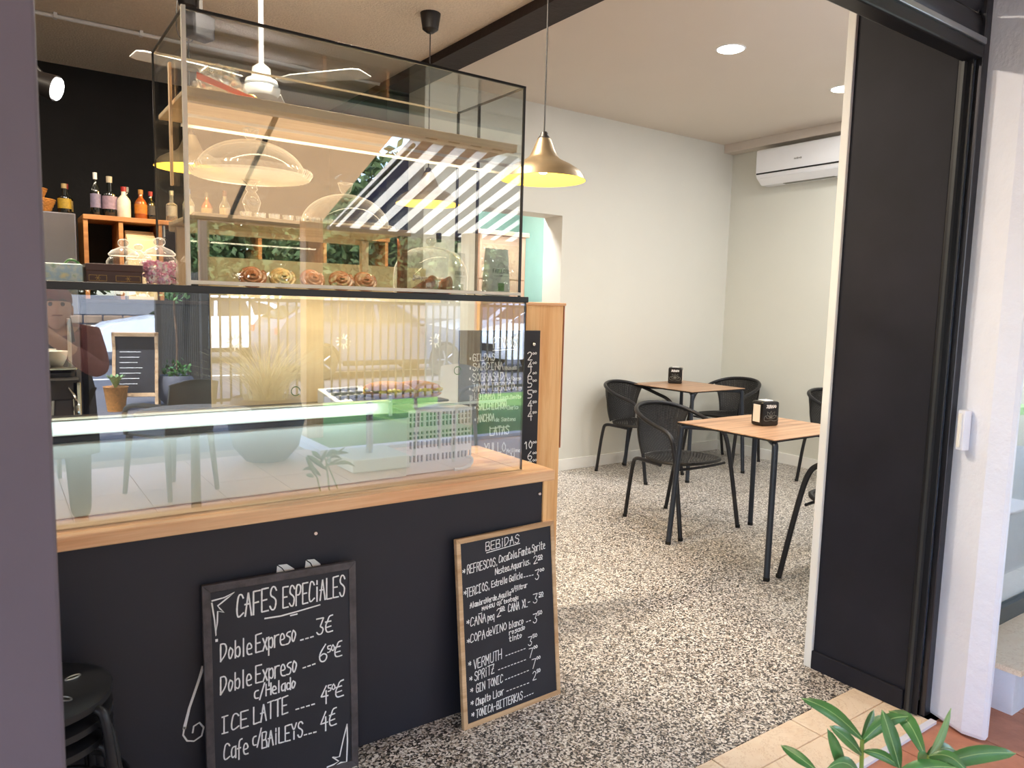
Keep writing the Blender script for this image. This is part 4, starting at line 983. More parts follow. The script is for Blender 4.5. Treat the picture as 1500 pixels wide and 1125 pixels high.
basket((.20, 4.60, 1.8353), .085, .065, 'round wicker basket on the fridge, the lower of the two')
basket((.185, 4.60, 1.9053), .065, .05, 'smaller wicker basket set on top of the other')

# ------------------------------------------------------------ tables
def table(loc, sx, sy, label):
    t = thing('cafe_table', label, 'table', loc, 0, 'square cafe tables')
    B().box(0, 0, .7502, sx, sy, .755).build('tabletop', 'oak_top', t, bevel=.001)
    B().box(-.001, -.001, .742, sx + .001, sy + .001, .7502).build('top_edge', 'rubber', t)
    for (a, c) in ((0, 0), (1, 0), (0, 1), (1, 1)):
        dx = -1 if a == 0 else 1; dy = -1 if c == 0 else 1
        cx = a * sx; cy = c * sy
        P = smoothpath([(cx + dx * .02, cy + dy * .01, 0), (cx - dx * .02, cy - dy * .015, .70), (cx - dx * .022, cy - dy * .018, .73), (cx - dx * .06, cy - dy * .06, .728), (cx - dx * .20, cy - dy * .20, .728)])
        lg = B().tube(P, .0165, 12).build('leg', 'blue_metal', t, True)
        B().cyl((cx + dx * .02, cy + dy * .01, 0), (cx + dx * .0195, cy + dy * .01, .02), .0175, n=12).build('foot_cap', 'rubber', lg)
    B().box(sx * .25, sy * .25, .715, sx * .75, sy * .75, .740).build('mounting_plate', 'black_metal', t, bevel=.002)
    return t
table((3.325, 2.305, 0), .75, .68, 'square wood topped cafe table with black metal legs, the nearer one by the black reveal')
table((4.665, 4.045, 0), .68, .72, 'square wood topped cafe table against the back wall, the farther one')
def napkins(loc, rz, label):
    t = thing('napkin_dispenser', label, 'napkin dispenser', loc, rz, 'black napkin dispensers')
    B().box(-.062, -.05, 0, .062, .05, .145).build('case', plain('gloss_black', hx(22, 20, 20), .2, var=.02), t, bevel=.012)
    for s in (-1, 1):
        B().box(s * .0605, -.030, .022, s * .064, .030, .125).build('napkins', plain('paper_white', hx(236, 228, 216), .8), t, bevel=.003)
    B().box(-.03, -.03, .145, .03, .03, .150).build('top_napkins', 'chalk', t, bevel=.002)
    k = Ink(lambda x, y: (x, y), .0042); k.y = -.0506
    for p in write('JURADO'): k.line([(-.034 + .068 * a, .108 + .017 * c) for a, c in p])
    k.b.build('logo_letters', 'chalk', t)
    k = Ink(lambda x, y: (x, y), .0022); k.y = -.0506
    for (a, ln_) in ((20, .042), (55, .046), (90, .042), (125, .046), (160, .042)):
        d = (math.cos(R(a)), math.sin(R(a))); c0_ = (.0, .048); n_ = (-d[1], d[0])
        tip = (c0_[0] + d[0] * ln_, c0_[1] + d[1] * ln_)
        q1 = (c0_[0] + d[0] * ln_ * .5 + n_[0] * .011, c0_[1] + d[1] * ln_ * .5 + n_[1] * .011); q2 = (c0_[0] + d[0] * ln_ * .5 - n_[0] * .011, c0_[1] + d[1] * ln_ * .5 - n_[1] * .011)
        k.line(chaik([c0_, q1, tip])); k.line(chaik([c0_, q2, tip]))
    k.line(chaik([(-.045, .06), (-.05, .035), (-.02, .03), (0, .04), (.02, .03), (.05, .035), (.045, .06)]))
    k.b.build('logo_flower', 'resin_grey', t)
    return t
napkins((3.715, 2.66, .7552), R(-14), 'black napkin dispenser with white lettering on the nearer table')
napkins((5.065, 4.60, .7552), R(-52), 'black napkin dispenser showing white napkins on the farther table')

# ------------------------------------------------------------ woven chairs
def ribbon_weave(Sf, nu, nv, wu, wv, under=.0022):
    """real over and under weave on the surface Sf(u, v)"""
    b = B()
    def nrm(u, v):
        e_ = .01; p = Sf(u, v); a = Sf(min(1, u + e_), v) - Sf(max(0, u - e_), v); c = Sf(u, min(1, v + e_)) - Sf(u, max(0, v - e_))
        n = a.cross(c); return p, (n.normalized() if n.length > 1e-12 else Vector((0, 0, 1)))
    for i in range(nu):          # lengthwise strands
        u = (i + .5) / nu; V = []; F = []
        for j in range(nv + 1):
            v = j / nv; p, n = nrm(u, v); du = .5 * wu / nu
            p = p + n * (under if (i + j) % 2 else -under) * .3
            V += [Sf(max(0, u - du), v) + (p - Sf(u, v)), Sf(min(1, u + du), v) + (p - Sf(u, v))]
            if j: F.append((2 * j - 2, 2 * j - 1, 2 * j + 1, 2 * j))
        b.add(V, F)
    for j in range(nv):          # cross strands
        v = (j + .5) / nv; V = []; F = []
        for i in range(nu + 1):
            u = i / nu; p, n = nrm(u, v); dv = .5 * wv / nv
            off = n * (under if (i + j) % 2 else -under)
            V += [Sf(u, max(0, v - dv)) + off, Sf(u, min(1, v + dv)) + off]
            if i: F.append((2 * i - 2, 2 * i - 1, 2 * i + 1, 2 * i))
        b.add(V, F)
    return b
def cr(P, t):
    t = max(0, min(.9999, t)) * (len(P) - 1); i = int(t); return P[i].lerp(P[i + 1], t - i)
def make_chair():
    t = thing('bistro_chair', '', 'chair', (0, 0, 0), 0, 'black woven bistro chairs')
    half = [(.275, .27, 0), (.262, .20, .40), (.255, .155, .60), (.25, .10, .652), (.262, -.02, .682), (.255, -.15, .725), (.19, -.255, .762), (.09, -.30, .778), (0, -.31, .781)]
    full = half + [(-x, y, z) for x, y, z in half[-2::-1]]
    hoop = smoothpath(full, 3)
    arms = [p for p in hoop if p.z > .585]
    B().tube(arms, .0145, 12).build('arm_frame', 'black_metal', t, True)
    for s in (1, -1):
        P = [p for p in hoop if p.z <= .60 and p.x * s > 0]
        lg = B().tube(P, .0145, 12).build('leg', 'black_metal', t, True)
        f = P[0] if P[0].z < P[-1].z else P[-1]
        B().cyl((f.x, f.y, 0), (f.x, f.y, .02), .0155, n=12).build('foot_cap', 'rubber', lg)
    for s in (1, -1):
        P = smoothpath([(s * .215, .02, .425), (s * .215, -.12, .43), (s * .213, -.20, .43), (s * .21, -.235, .40), (s * .20, -.30, .0)], 3)
        lg = B().tube(P, .0135, 12).build('leg', 'black_metal', t, True)
        B().cyl((s * .20, -.30, 0), (s * .20, -.299, .02), .0145, n=12).build('foot_cap', 'rubber', lg)
    # seat
    def rim(a):
        x = math.cos(a); y = math.sin(a)
        return Vector((.225 * math.copysign(abs(x) ** .75, x) * (1 - .06 * (y < 0) * abs(y)), .215 * math.copysign(abs(y) ** .8, y) + .01, .445 + .012 * max(0, y)))
    B().tube([rim(2 * PI * i / 40) for i in range(40)], .012, 8, closed=True).build('seat_rim', 'rattan', t, True)
    def seat(u, v):
        X = 2 * u - 1; Yv = 2 * v - 1
        k_ = math.sqrt(max(1e-9, 1 - Yv * Yv * .86)) ; a = Vector((.222 * X * (k_ ** .6), .213 * Yv + .01, 0))
        a.z = .452 + .012 * max(0, Yv) - .016 * (1 - X * X) * (1 - Yv * Yv); return a
    ribbon_weave(seat, 26, 34, .86, .90).build('seat_weave', 'rattan', t)
    B().tube(smoothpath([(.235, .165, .42), (.12, .18, .418), (-.12, .18, .418), (-.235, .165, .42)]), .009, 8).build('seat_brace', 'black_metal', t, True)
    # back
    n = len(arms); core = [arms[int(n * a)] for a in [.27 + .46 * i / 30 for i in range(31)]]
    bot = [Vector((.175 * (1 - 2 * i / 30), -.185 - .03 * (1 - (1 - 2 * i / 30) ** 2), .455)) for i in range(31)]
    def back(u, v):
        p = cr(bot, u); q = cr(core, u); m = p.lerp(q, v); m.y -= .02 * math.sin(PI * v) ; return m
    ribbon_weave(back, 24, 36, .84, .90).build('back_weave', 'rattan', t)
    for u in (0, 1):
        B().tube([back(u, i / 12) for i in range(13)], .008, 8).build('back_edge', 'rattan', t, True)
    # woven binding around the hoop
    return t
ch = make_chair()
def place(o, x, y, rz, label):
    o.location = (x, y, 0); o.rotation_euler = (0, 0, rz); o['label'] = label
place(ch, 3.695, 3.27, R(180), 'black woven bistro chair tucked behind the nearer table, fully seen')
c2_ = dup(ch); place(c2_, 4.51, 4.47, R(190), 'black woven bistro chair at the left side of the farther table by the back wall')
c3_ = dup(ch); place(c3_, 5.60, 4.45, R(95), 'black woven bistro chair at the right of the farther table by the wall corner')
c4_ = dup(ch); place(c4_, 5.68, 3.28, R(172), 'black woven bistro chair half hidden behind the white edge, back against the right wall side')
c5_ = dup(ch); place(c5_, 3.69, 2.03, R(2), 'black woven bistro chair before the nearer table, only arm and leg seen')

# ------------------------------------------------------------ stacked stools
def stool():
    t = thing('metal_stool', '', 'stool', (0, 0, 0), 0, 'stacked black metal stools')
    r = .155; b = B()
    b.lathe([(.0001, .446), (r * .9, .446), (r, .440), (r, .425), (r * .96, .424), (r * .95, .438), (.0001, .440)], n=40)
    b.build('seat', 'black_metal', t, True)
    for k_ in range(5):
        a = 2 * PI * k_ / 5 + .35
        V = [(.017 * math.cos(2 * PI * q / 14), .0075 * math.sin(2 * PI * q / 14), 0) for q in range(14)]
        sB = B(); P = [Vector(p) for p in V]
        m_ = Matrix.Translation((.085 * math.cos(a), .085 * math.sin(a), .4462)) @ Matrix.Rotation(a, 4, 'Z')
        sB.tube([m_ @ p for p in P], .0022, 6, closed=True); sB.build('slot_rim', 'steel', t, True)
        B().add([tuple(m_ @ (p * 1.0 + Vector((0, 0, .0004)))) for p in P], [tuple(range(14))]).build('slot', 'rubber', t)
    for k_ in range(4):
        a = PI / 4 + PI / 2 * k_; d = Vector((math.cos(a), math.sin(a), 0))
        P = smoothpath([d * .10 + Vector((0, 0, .425)), d * .15 + Vector((0, 0, .425)), d * .176 + Vector((0, 0, .41)), d * .215], 3)
        lg = B().tube(P, .011, 10).build('leg', 'black_metal', t, True)
        B().cyl(d * .215, d * .214 + Vector((0, 0, .018)), .013, n=10).build('foot_cap', 'rubber', lg)
    ring = [(.185 * math.cos(2 * PI * q / 36), .185 * math.sin(2 * PI * q / 36), .19) for q in range(36)]
    B().tube(ring, .007, 8, closed=True).build('ring_brace', 'black_metal', t, True)
    return t
s0 = stool()
for i, (z, rr, lb) in enumerate(((0, .1, 'lowest black metal stool of the stack at the lower left'), (.044, .16, 'middle black metal stool of the stack at the lower left'), (.088, .05, 'topmost black metal stool of the stack, slotted round seat'))):
    o = s0 if i == 0 else dup(s0)
    o.location = (.038, 1.875, z); o.rotation_euler = (0, 0, rr); o['label'] = lb
# ------------------------------------------------------------ the photographer outside, seen only in the glass
def skin(name, pts, edges, rad, mat, parent, sub=2):
    me = bpy.data.meshes.new(name); me.from_pydata(pts, edges, []); o = bpy.data.objects.new(name, me); COL.objects.link(o)
    o.parent = parent; md = o.modifiers.new('skin', 'SKIN'); sv = me.skin_vertices[0].data if me.skin_vertices else None
    if sv is None:
        bpy.context.view_layer.objects.active = o
        import bmesh
        bm = bmesh.new(); bm.from_mesh(me); bm.verts.layers.skin.verify(); bm.to_mesh(me); bm.free(); sv = me.skin_vertices[0].data
    for k_, r_ in enumerate(rad):
        r2 = r_ if isinstance(r_, tuple) else (r_, r_)
        sv[k_].radius = r2; sv[k_].use_root = (k_ == 0)
    md.use_smooth_shade = True
    sb_ = o.modifiers.new('subdivision', 'SUBSURF'); sb_.levels = sub; sb_.render_levels = sub
    me.materials.append(MT[mat] if isinstance(mat, str) else mat); return o
MT['skin'] = plain('skin', hx(224, 172, 146), .55, var=.06)
MT['shirt'] = plain('shirt', hx(160, 108, 112), .85, var=.08, scale=30)
MT['apron'] = plain('apron', hx(36, 40, 58), .85, var=.1)
MT['cap'] = plain('cap', hx(118, 48, 62), .85, var=.3, scale=50)
MT['trousers'] = plain('trousers', hx(40, 44, 56), .85)
MT['hair'] = plain('hair', hx(50, 36, 30), .8)
def person(loc, rz, label):
    t = thing('person', label, 'person', loc, rz)
    # leaning forward, facing -y
    P = [(0, .10, .86), (0, .06, 1.00), (0, -.04, 1.13), (0, -.10, 1.20), (0, -.155, 1.255),
         (-.17, -.09, 1.19), (-.20, -.22, 1.00), (.06, -.40, 1.22), (.185, -.48, 1.35),
         (.17, -.09, 1.19), (.27, -.20, .98), (.345, -.38, 1.20), (.365, -.48, 1.35),
         (-.09, .12, .80), (-.10, .08, .46), (-.11, .14, .09), (.09, .12, .80), (.10, .08, .46), (.11, .14, .09), (-.11, .02, .045), (.11, .02, .045)]
    E = [(0, 1), (1, 2), (2, 3), (3, 4), (3, 5), (5, 6), (6, 7), (7, 8), (3, 9), (9, 10), (10, 11), (11, 12), (0, 13), (13, 14), (14, 15), (0, 16), (16, 17), (17, 18), (15, 19), (18, 20)]
    Rr = [(.15, .11), (.145, .105), (.16, .11), (.13, .09), .05, .062, .045, .034, .024, .062, .045, .034, .024, .085, .058, .04, .085, .058, .04, .036, .036]
    skin('body', P, E, Rr, 'skin', t)
    hm = Matrix.Translation((0, -.205, 1.345)) @ Matrix.Rotation(R(-8), 4, 'X')
    # head with face
    b = B(); n = 28; m = 22; V = []; F = []
    for i in range(m + 1):
        th = PI * i / m
        for k_ in range(n):
            ph = 2 * PI * k_ / n; x = math.sin(th) * math.cos(ph); y = math.sin(th) * math.sin(ph); z = -math.cos(th)
            X = .074 * x * (1 - .22 * max(0, -z) ** 1.5); Y = .094 * y * (1 - .12 * max(0, -z)); Z = .112 * z
            if y < -.3:
                nose = math.exp(-((x / .16) ** 2) - (((z + .12) / .20) ** 2)); Y -= .022 * nose
                for ex in (-.36, .36): Y += .009 * math.exp(-(((x - ex) / .16) ** 2) - (((z - .06) / .11) ** 2))
                Y -= .006 * math.exp(-((x / .35) ** 2) - (((z + .42) / .07) ** 2)); Y += .004 * math.exp(-((x / .3) ** 2) - (((z + .50) / .03) ** 2))
                Y -= .008 * math.exp(-((x / .3) ** 2) - (((z + .8) / .15) ** 2))
            V.append((X, Y, Z))
    for i in range(m):
        for k_ in range(n): F.append((i * n + k_, i * n + (k_ + 1) % n, (i + 1) * n + (k_ + 1) % n, (i + 1) * n + k_))
    hd = b.add(V, F).xf(hm).build('head', 'skin', t, 'all')
    b = B()
    for s in (-1, 1): b.ball((s * .076, .005, -.01), .022, 8, sx=.35, sy=.7, sz=1.3)
    b.xf(hm).build('ears', 'skin', hd, True)
    b = B()
    for s in (-1, 1): b.ball((s * .027, -.082, .012), .011, 8)
    b.xf(hm).build('eyes', plain('eye', hx(60, 44, 38), .2), hd, True)
    b = B()
    for s in (-1, 1): b.tube([(s * .012, -.094, .030), (s * .028, -.093, .036), (s * .044, -.084, .030)], .0035, 6)
    b.xf(hm).build('eyebrows', 'hair', hd, True)
    B().tube([(-.022, -.093, -.048), (0, -.099, -.050), (.022, -.093, -.048)], .0035, 6).xf(hm).build('mouth', plain('lips', hx(150, 84, 78), .5), hd, True)
    B().lathe([(.086, .028), (.088, .04), (.084, .07), (.068, .098), (.04, .115), (.0001, .12)], (0, .004, 0), 28, sx=.92, sy=1.12).xf(hm).build('cap', 'cap', t, True, label='burgundy cap')
    B().lathe([(.078, -.03), (.083, .0), (.083, .03)], (0, .014, 0), 28, sx=.92, sy=1.08).xf(hm).build('hair', 'hair', t, True)
    # shirt over torso and upper arms
    PS = [P[0], P[1], P[2], P[3], (0, -.135, 1.225)] + [P[5], P[6], (-.04, -.33, 1.13)] + [P[9], P[10], (.31, -.30, 1.10)]
    ES = [(0, 1), (1, 2), (2, 3), (3, 4), (3, 5), (5, 6), (6, 7), (3, 8), (8, 9), (9, 10)]
    RS = [(.165, .125), (.16, .12), (.178, .125), (.145, .10), .064, .075, .058, .05, .075, .058, .05]
    skin('shirt', PS, ES, RS, 'shirt', t)
    skin('trousers', [(0, .10, .84), P[13], P[14], P[15], P[16], P[17], P[18]], [(0, 1), (1, 2), (2, 3), (0, 4), (4, 5), (5, 6)], [(.155, .115), .10, .072, .058, .10, .072, .058], 'trousers', t)
    # apron: bib and skirt wrapped on the front
    V = []; F = []
    rows_ = [(1.17, -.19, .085), (1.12, -.20, .10), (1.05, -.185, .13), (.98, -.13, .17), (.90, -.085, .19), (.75, -.07, .20), (.60, -.06, .21), (.50, -.055, .21)]
    for (z, y, w) in rows_:
        for q in range(9):
            a = -1 + q / 4; V.append((w * a, y + .10 * a * a * (w / .2), z))
    for i in range(len(rows_) - 1):
        for q in range(8): F.append((i * 9 + q, i * 9 + q + 1, (i + 1) * 9 + q + 1, (i + 1) * 9 + q))
    ap = B().add(V, F).build('apron', 'apron', t, 'all'); sd = ap.modifiers.new('solidify', 'SOLIDIFY'); sd.thickness = .006
    b = B()
    for s in (-1, 1): b.tube([(s * .075, -.19, 1.165), (s * .07, -.19, 1.22), (s * .065, -.13, 1.29), (s * .04, -.07, 1.30)], .010, 6)
    b.build('apron_straps', 'apron', t, True)
    # hands with five fingers holding the phone
    for s, wr in ((1, (.185, -.48, 1.35)), (-1, (.365, -.48, 1.35))):
        w = Vector(wr); p = [w, w + Vector((s * .01, -.03, .025)), w + Vector((s * .018, -.055, .05))]; e_ = [(0, 1), (1, 2)]; r_ = [(.026, .018), (.034, .015), (.034, .013)]
        for q, (ox, ln_) in enumerate(((-.027, .062), (-.009, .074), (.009, .068), (.026, .052))):
            i0 = len(p); a = p[2] + Vector((ox, -.01, 0)); p += [a, a + Vector((s * ln_ * .35, -ln_ * .1, .02)), a + Vector((s * ln_ * .6, ln_ * .1, .026)), a + Vector((s * ln_ * .75, ln_ * .22, .026))]
            e_ += [(2, i0), (i0, i0 + 1), (i0 + 1, i0 + 2), (i0 + 2, i0 + 3)]; r_ += [.009, .0085, .008, .007]
        i0 = len(p); a = p[1] + Vector((-s * .028, -.005, 0)); p += [a, a + Vector((-s * .018, -.03, -.008)), a + Vector((-s * .02, -.055, -.018))]
        e_ += [(1, i0), (i0, i0 + 1), (i0 + 1, i0 + 2)]; r_ += [.012, .010, .0085]
        skin('hand', [tuple(v) for v in p], e_, r_, 'skin', t, 1)
    b = B()
    for s in (-1, 1): b.ball((s * .11, .03, .05), .05, 10, sx=.9, sy=2.4, sz=.9)
    b.build('shoes', 'rubber', t, True)
    return t
ps = person((.27, -.62, .0), PI, 'person in burgundy shirt, cap and dark apron holding a phone, mirrored in the glass')
ph = thing('phone', 'dark phone held up by the person in the burgundy shirt', 'phone', (-.01, -.03, 1.385))
B().box(-.075, -.008, 0, .075, 0, .075).build('case', 'plastic_black', ph, bevel=.003)
B().box(-.07, -.0085, .003, .07, -.008, .072).build('screen', 'car_glass', ph)

# ------------------------------------------------------------ oleander in front of the doorway
def leaf_bm(b, base, tip, w, bend, twist=0, n=9, face=None):
    base = Vector(base); tip = Vector(tip); d = tip - base; L = d.length; d.normalize()
    up = Vector((0, 0, 1)); s = d.cross(up)
    if s.length < .1: s = Vector((1, 0, 0))
    if face is not None: s = d.cross(face).normalized()
    s = Quaternion(d, twist) @ s.normalized(); nn = s.cross(d).normalized()
    V = []; F = []
    for i in range(n + 1):
        a = i / n; c = base + d * (L * a) + Vector((0, 0, bend * L * math.sin(PI * a))) ; ww = w * (math.sin(PI * min(1, a * .93 + .04)) ** .75) * (1 if a < .98 else .1)
        V += [c - s * ww + nn * ww * .22, c, c + s * ww + nn * ww * .22]
        if i:
            o = 3 * (i - 1); F += [(o, o + 1, o + 4, o + 3), (o + 1, o + 2, o + 5, o + 4)]
    b.add(V, F)
    vein = [V[3 * i + 1] for i in range(n + 1)]
    return vein
MT['vein'] = plain('vein', hx(138, 172, 110), .5)
ol = thing('potted_oleander', 'green oleander with long narrow leaves in the foreground at the lower right', 'plant', (1.45, .70, 0))
O = Vector((1.45, .70, 0))
def oleaf(base, tip, w, bend, tw=0, pale=False):
    b = B(); v = leaf_bm(b, Vector(base) - O, Vector(tip) - O, w * 1.2, bend, tw * .6 - .2, face=Vector((-.75, -.45, .5)))
    o = b.build('leaf', 'leaf_pale' if pale else 'leaf', ol, 'all'); sd = o.modifiers.new('thickness', 'SOLIDIFY'); sd.thickness = .0008
    B().tube([p + Vector((0, 0, .0006)) for p in v], .0009, 4).build('leaf_vein', 'vein', o)
def ostem(pts, r=.004):
    B().tube(smoothpath([Vector(p) - O for p in pts]), r, 8).build('stem', 'stem', ol, True)
for d_ in OLEAVES: oleaf(*d_)
for d_ in OSTEMS: ostem(d_)
pt = B().lathe([(.09, 0), (.10, .01), (.135, .23), (.145, .23), (.145, .26), (.132, .26), (.125, .22), (.0001, .215)], n=32).build('pot', 'terracotta', ol, True)
# grey planter at the right edge by the neighbouring window
gp = thing('grey_planter', 'dark grey planter with strap leaves at the right edge by the neighbouring step', 'planter', (3.02, .62, 0))
B().lathe([(.12, 0), (.17, .06), (.20, .2), (.19, .34), (.17, .40), (.165, .40), (.18, .3), (.0001, .36)], n=32).build('pot', 'pot_grey', gp, True)
for k_ in range(14):
    a = 2 * PI * k_ / 14 + .2; q = B(); leaf_bm(q, (0, 0, .36), (.36 * math.cos(a), .36 * math.sin(a), .55 + .1 * math.sin(k_ * 2)), .02, .25)
    o = q.build('leaf', 'leaf', gp, 'all')
dlf = tag(B().prism([(0, 0), (.02, .012), (.045, .010), (.06, 0), (.045, -.012), (.02, -.012)], 0, .0015, 'z').build('fallen_leaf', plain('dry_leaf', hx(206, 140, 60), .7), loc=(2.02, .60, .001), rot=(0, 0, .6)), 'small dry orange leaf lying on the terracotta tiles by the oleander', 'leaf')

# ------------------------------------------------------------ outside: what the glass reflects
struct('lawn', B().box(2.55, -5.6, -.12, 14, -2.42, .004), 'lawn')
struct('lawn_kerb', B().box(2.43, -5.6, -.12, 2.55, -2.3, .04).box(2.55, -2.42, -.12, 9.5, -2.3, .03), 'plaster', .005)
struct('pavement', B().box(-12, -8.6, -.12, 2.55, -3.0, -.03).box(2.55, -8.6, -.12, 20, -5.6, -.03), 'pavement')
struct('street', B().box(-30, -19, -.2, 40, -8.6, -.06), 'asphalt')
struct('road_line', B().box(-30, -10.6, -.06, 40, -10.45, -.056), 'chalk')
struct('ground', B().box(-60, -60, -.3, 70, -19, -.1), 'pavement')
# garden wall across the street: rough stone below, render above
sw = struct('wall_street', B().box(-25, -19.4, -.2, 30, -19.0, 1.42), 'pot_grey')
MT['rubble'] = plain('rubble', hx(150, 126, 104), .9, var=.3, scale=2, bmp=.4)
rn = random.Random(4); y = -.1
for r_ in range(4):
    x = 0.0 + rn.uniform(-.3, 0)
    while x < 9:
        w = rn.uniform(.25, .5); hgt = .245
        B().box(x + .015, -19.0, y + .012, x + w - .015, -18.94 - rn.uniform(0, .03), y + hgt - .012).build('stone', 'rubble', sw, bevel=.03); x += w
    y += hgt
B().box(-25, -19.02, .9, 30, -18.98, 1.42).build('render_band', plain('grey_render', hx(138, 138, 140), .9), sw)

# brown and striped awnings with posts
def awn_stripes():
    m, n, l, b = newmat('awning_stripes'); nt = m.node_tree
    tc = n.new('ShaderNodeTexCoord'); sx = n.new('ShaderNodeSeparateXYZ'); l.new(tc.outputs['Object'], sx.inputs[0])
    a = n.new('ShaderNodeMath'); a.operation = 'MULTIPLY'; a.inputs[1].default_value = 1 / .225; l.new(sx.outputs[0], a.inputs[0])
    f = n.new('ShaderNodeMath'); f.operation = 'FRACT'; l.new(a.outputs[0], f.inputs[0])
    c = ramp(nt, f.outputs[0], [(0, hx(238, 226, 206)), (.5, hx(44, 43, 54))], True)
    l.new(c, b.inputs['Base Color']); b.inputs['Roughness'].default_value = .9
    tr = n.new('ShaderNodeBsdfTranslucent'); l.new(c, tr.inputs[0]); mx = n.new('ShaderNodeMixShader'); mx.inputs[0].default_value = .55
    l.new(b.outputs[0], mx.inputs[1]); l.new(tr.outputs[0], mx.inputs[2]); l.new(mx.outputs[0], n['Material Output'].inputs[0]); return m
def cloth(name, col, tl=.5):
    m, n, l, b = newmat(name); nt = m.node_tree
    c = ramp(nt, noise(nt, coords(nt), 1.5, 6, .7, 1.5), [(.3, tuple(q * .85 for q in col[:3]) + (1,)), (.7, col)])
    l.new(c, b.inputs['Base Color']); b.inputs['Roughness'].default_value = .9
    tr = n.new('ShaderNodeBsdfTranslucent'); l.new(c, tr.inputs[0]); mx = n.new('ShaderNodeMixShader'); mx.inputs[0].default_value = tl
    l.new(b.outputs[0], mx.inputs[1]); l.new(tr.outputs[0], mx.inputs[2]); l.new(mx.outputs[0], n['Material Output'].inputs[0]); return m
MT['stripes'] = awn_stripes(); MT['brown_cloth'] = cloth('brown_cloth', hx(214, 170, 122), .5)
aw = thing('striped_awning', 'dark and cream striped awning over the terrace, seen mirrored in the case glass', 'awning', (2.94, -3.42, 2.2))
B().add([(0, 0, 0), (6.3, 0, 0), (6.3, 1.94, .62), (0, 1.94, .62)], [(0, 1, 2, 3)]).build('cloth', 'stripes', aw)
B().box(0, -.03, -.03, 6.3, .03, .015).build('front_bar', 'bar_dark', aw)
for xx in (.02, 2.1, 4.2, 6.2): B().tube([(xx, 0, -.02), (xx, 1.9, .55)], .018, 8).build('arm', 'bar_dark', aw)
a2 = thing('brown_awning', 'plain brown awning over the terrace left of the striped one', 'awning', (2.85, -3.50, 2.2))
B().add([(0, 0, 0), (-7.0, 0, 0), (-7.0, 1.98, .70), (0, 1.98, .70)], [(0, 1, 2, 3)]).build('cloth', 'brown_cloth', a2)
B().box(-7.0, -.03, -.03, 0, .03, .015).build('front_bar', 'bar_dark', a2)
for xx in (-1.0, -3.0, -5): B().tube([(xx + .1, -.1, -.02), (xx - .02, 1.9, .62)], .022, 8).build('arm', 'bar_dark', a2)
for i, xx in enumerate((2.68, 4.6, 6.9, -1.2)):
    p_ = B().box(xx - .09, -3.30, 0, xx + .09, -3.12, 2.24).build('awning_post', 'pale_pine_z', bevel=.006)
    tag(p_, 'pale wooden awning post on the terrace, ' + ('between the brown and striped awnings', 'under the middle of the striped awning', 'under the right part of the striped awning', 'under the brown awning at the left')[i], 'post', 'awning posts')
# fences
def fence(loc, rz, length, h, label):
    t = thing('metal_fence', label, 'fence', loc, rz, 'metal bar fences')
    B().box(0, -.02, .08, length, .02, .12).build('rail', 'fence_metal', t); B().box(0, -.02, h - .16, length, .02, h - .12).build('rail', 'fence_metal', t)
    n_ = int(length / .125); base = None
    for i in range(n_):
        if base is None: base = B().box(-.012, -.012, 0, .012, .012, h).build('bar', 'fence_metal', t); o = base
        else: o = base.copy(); COL.objects.link(o); o.parent = t
        o.location = (.06 + i * .125, 0, 0)
    for i in range(2, n_, 12):
        b = B(); c = (.12 + i * .125, -.02, h * .55)
        for q in range(12):
            a = q * PI / 6; b.tube([(c[0] + .04 * math.cos(a), c[1], c[2] + .04 * math.sin(a)), (c[0] + .11 * math.cos(a), c[1], c[2] + .11 * math.sin(a))], .010, 4)
        b.build('sun_ornament', 'case_bright', t)
    return t
fence((2.20, -5.75, 0), 0, 12.0, 1.55, 'long dark metal fence along the lawn with sun ornaments')
fence((2.18, -8.6, 0), PI / 2, 2.8, 1.75, 'short dark metal fence between the two dark posts')
for i, (x, y, w) in enumerate(((2.16, -8.65, .13), (2.18, -5.70, .09))):
    b = B().box(x - w / 2, y - w / 2, 0, x + w / 2, y + w / 2, 3.2).build('gate_post', 'fence_metal', bevel=.01)
    tag(b, ('dark gate post by the street, the farther one', 'dark gate post at the lawn corner, the nearer one')[i], 'post', 'gate posts')

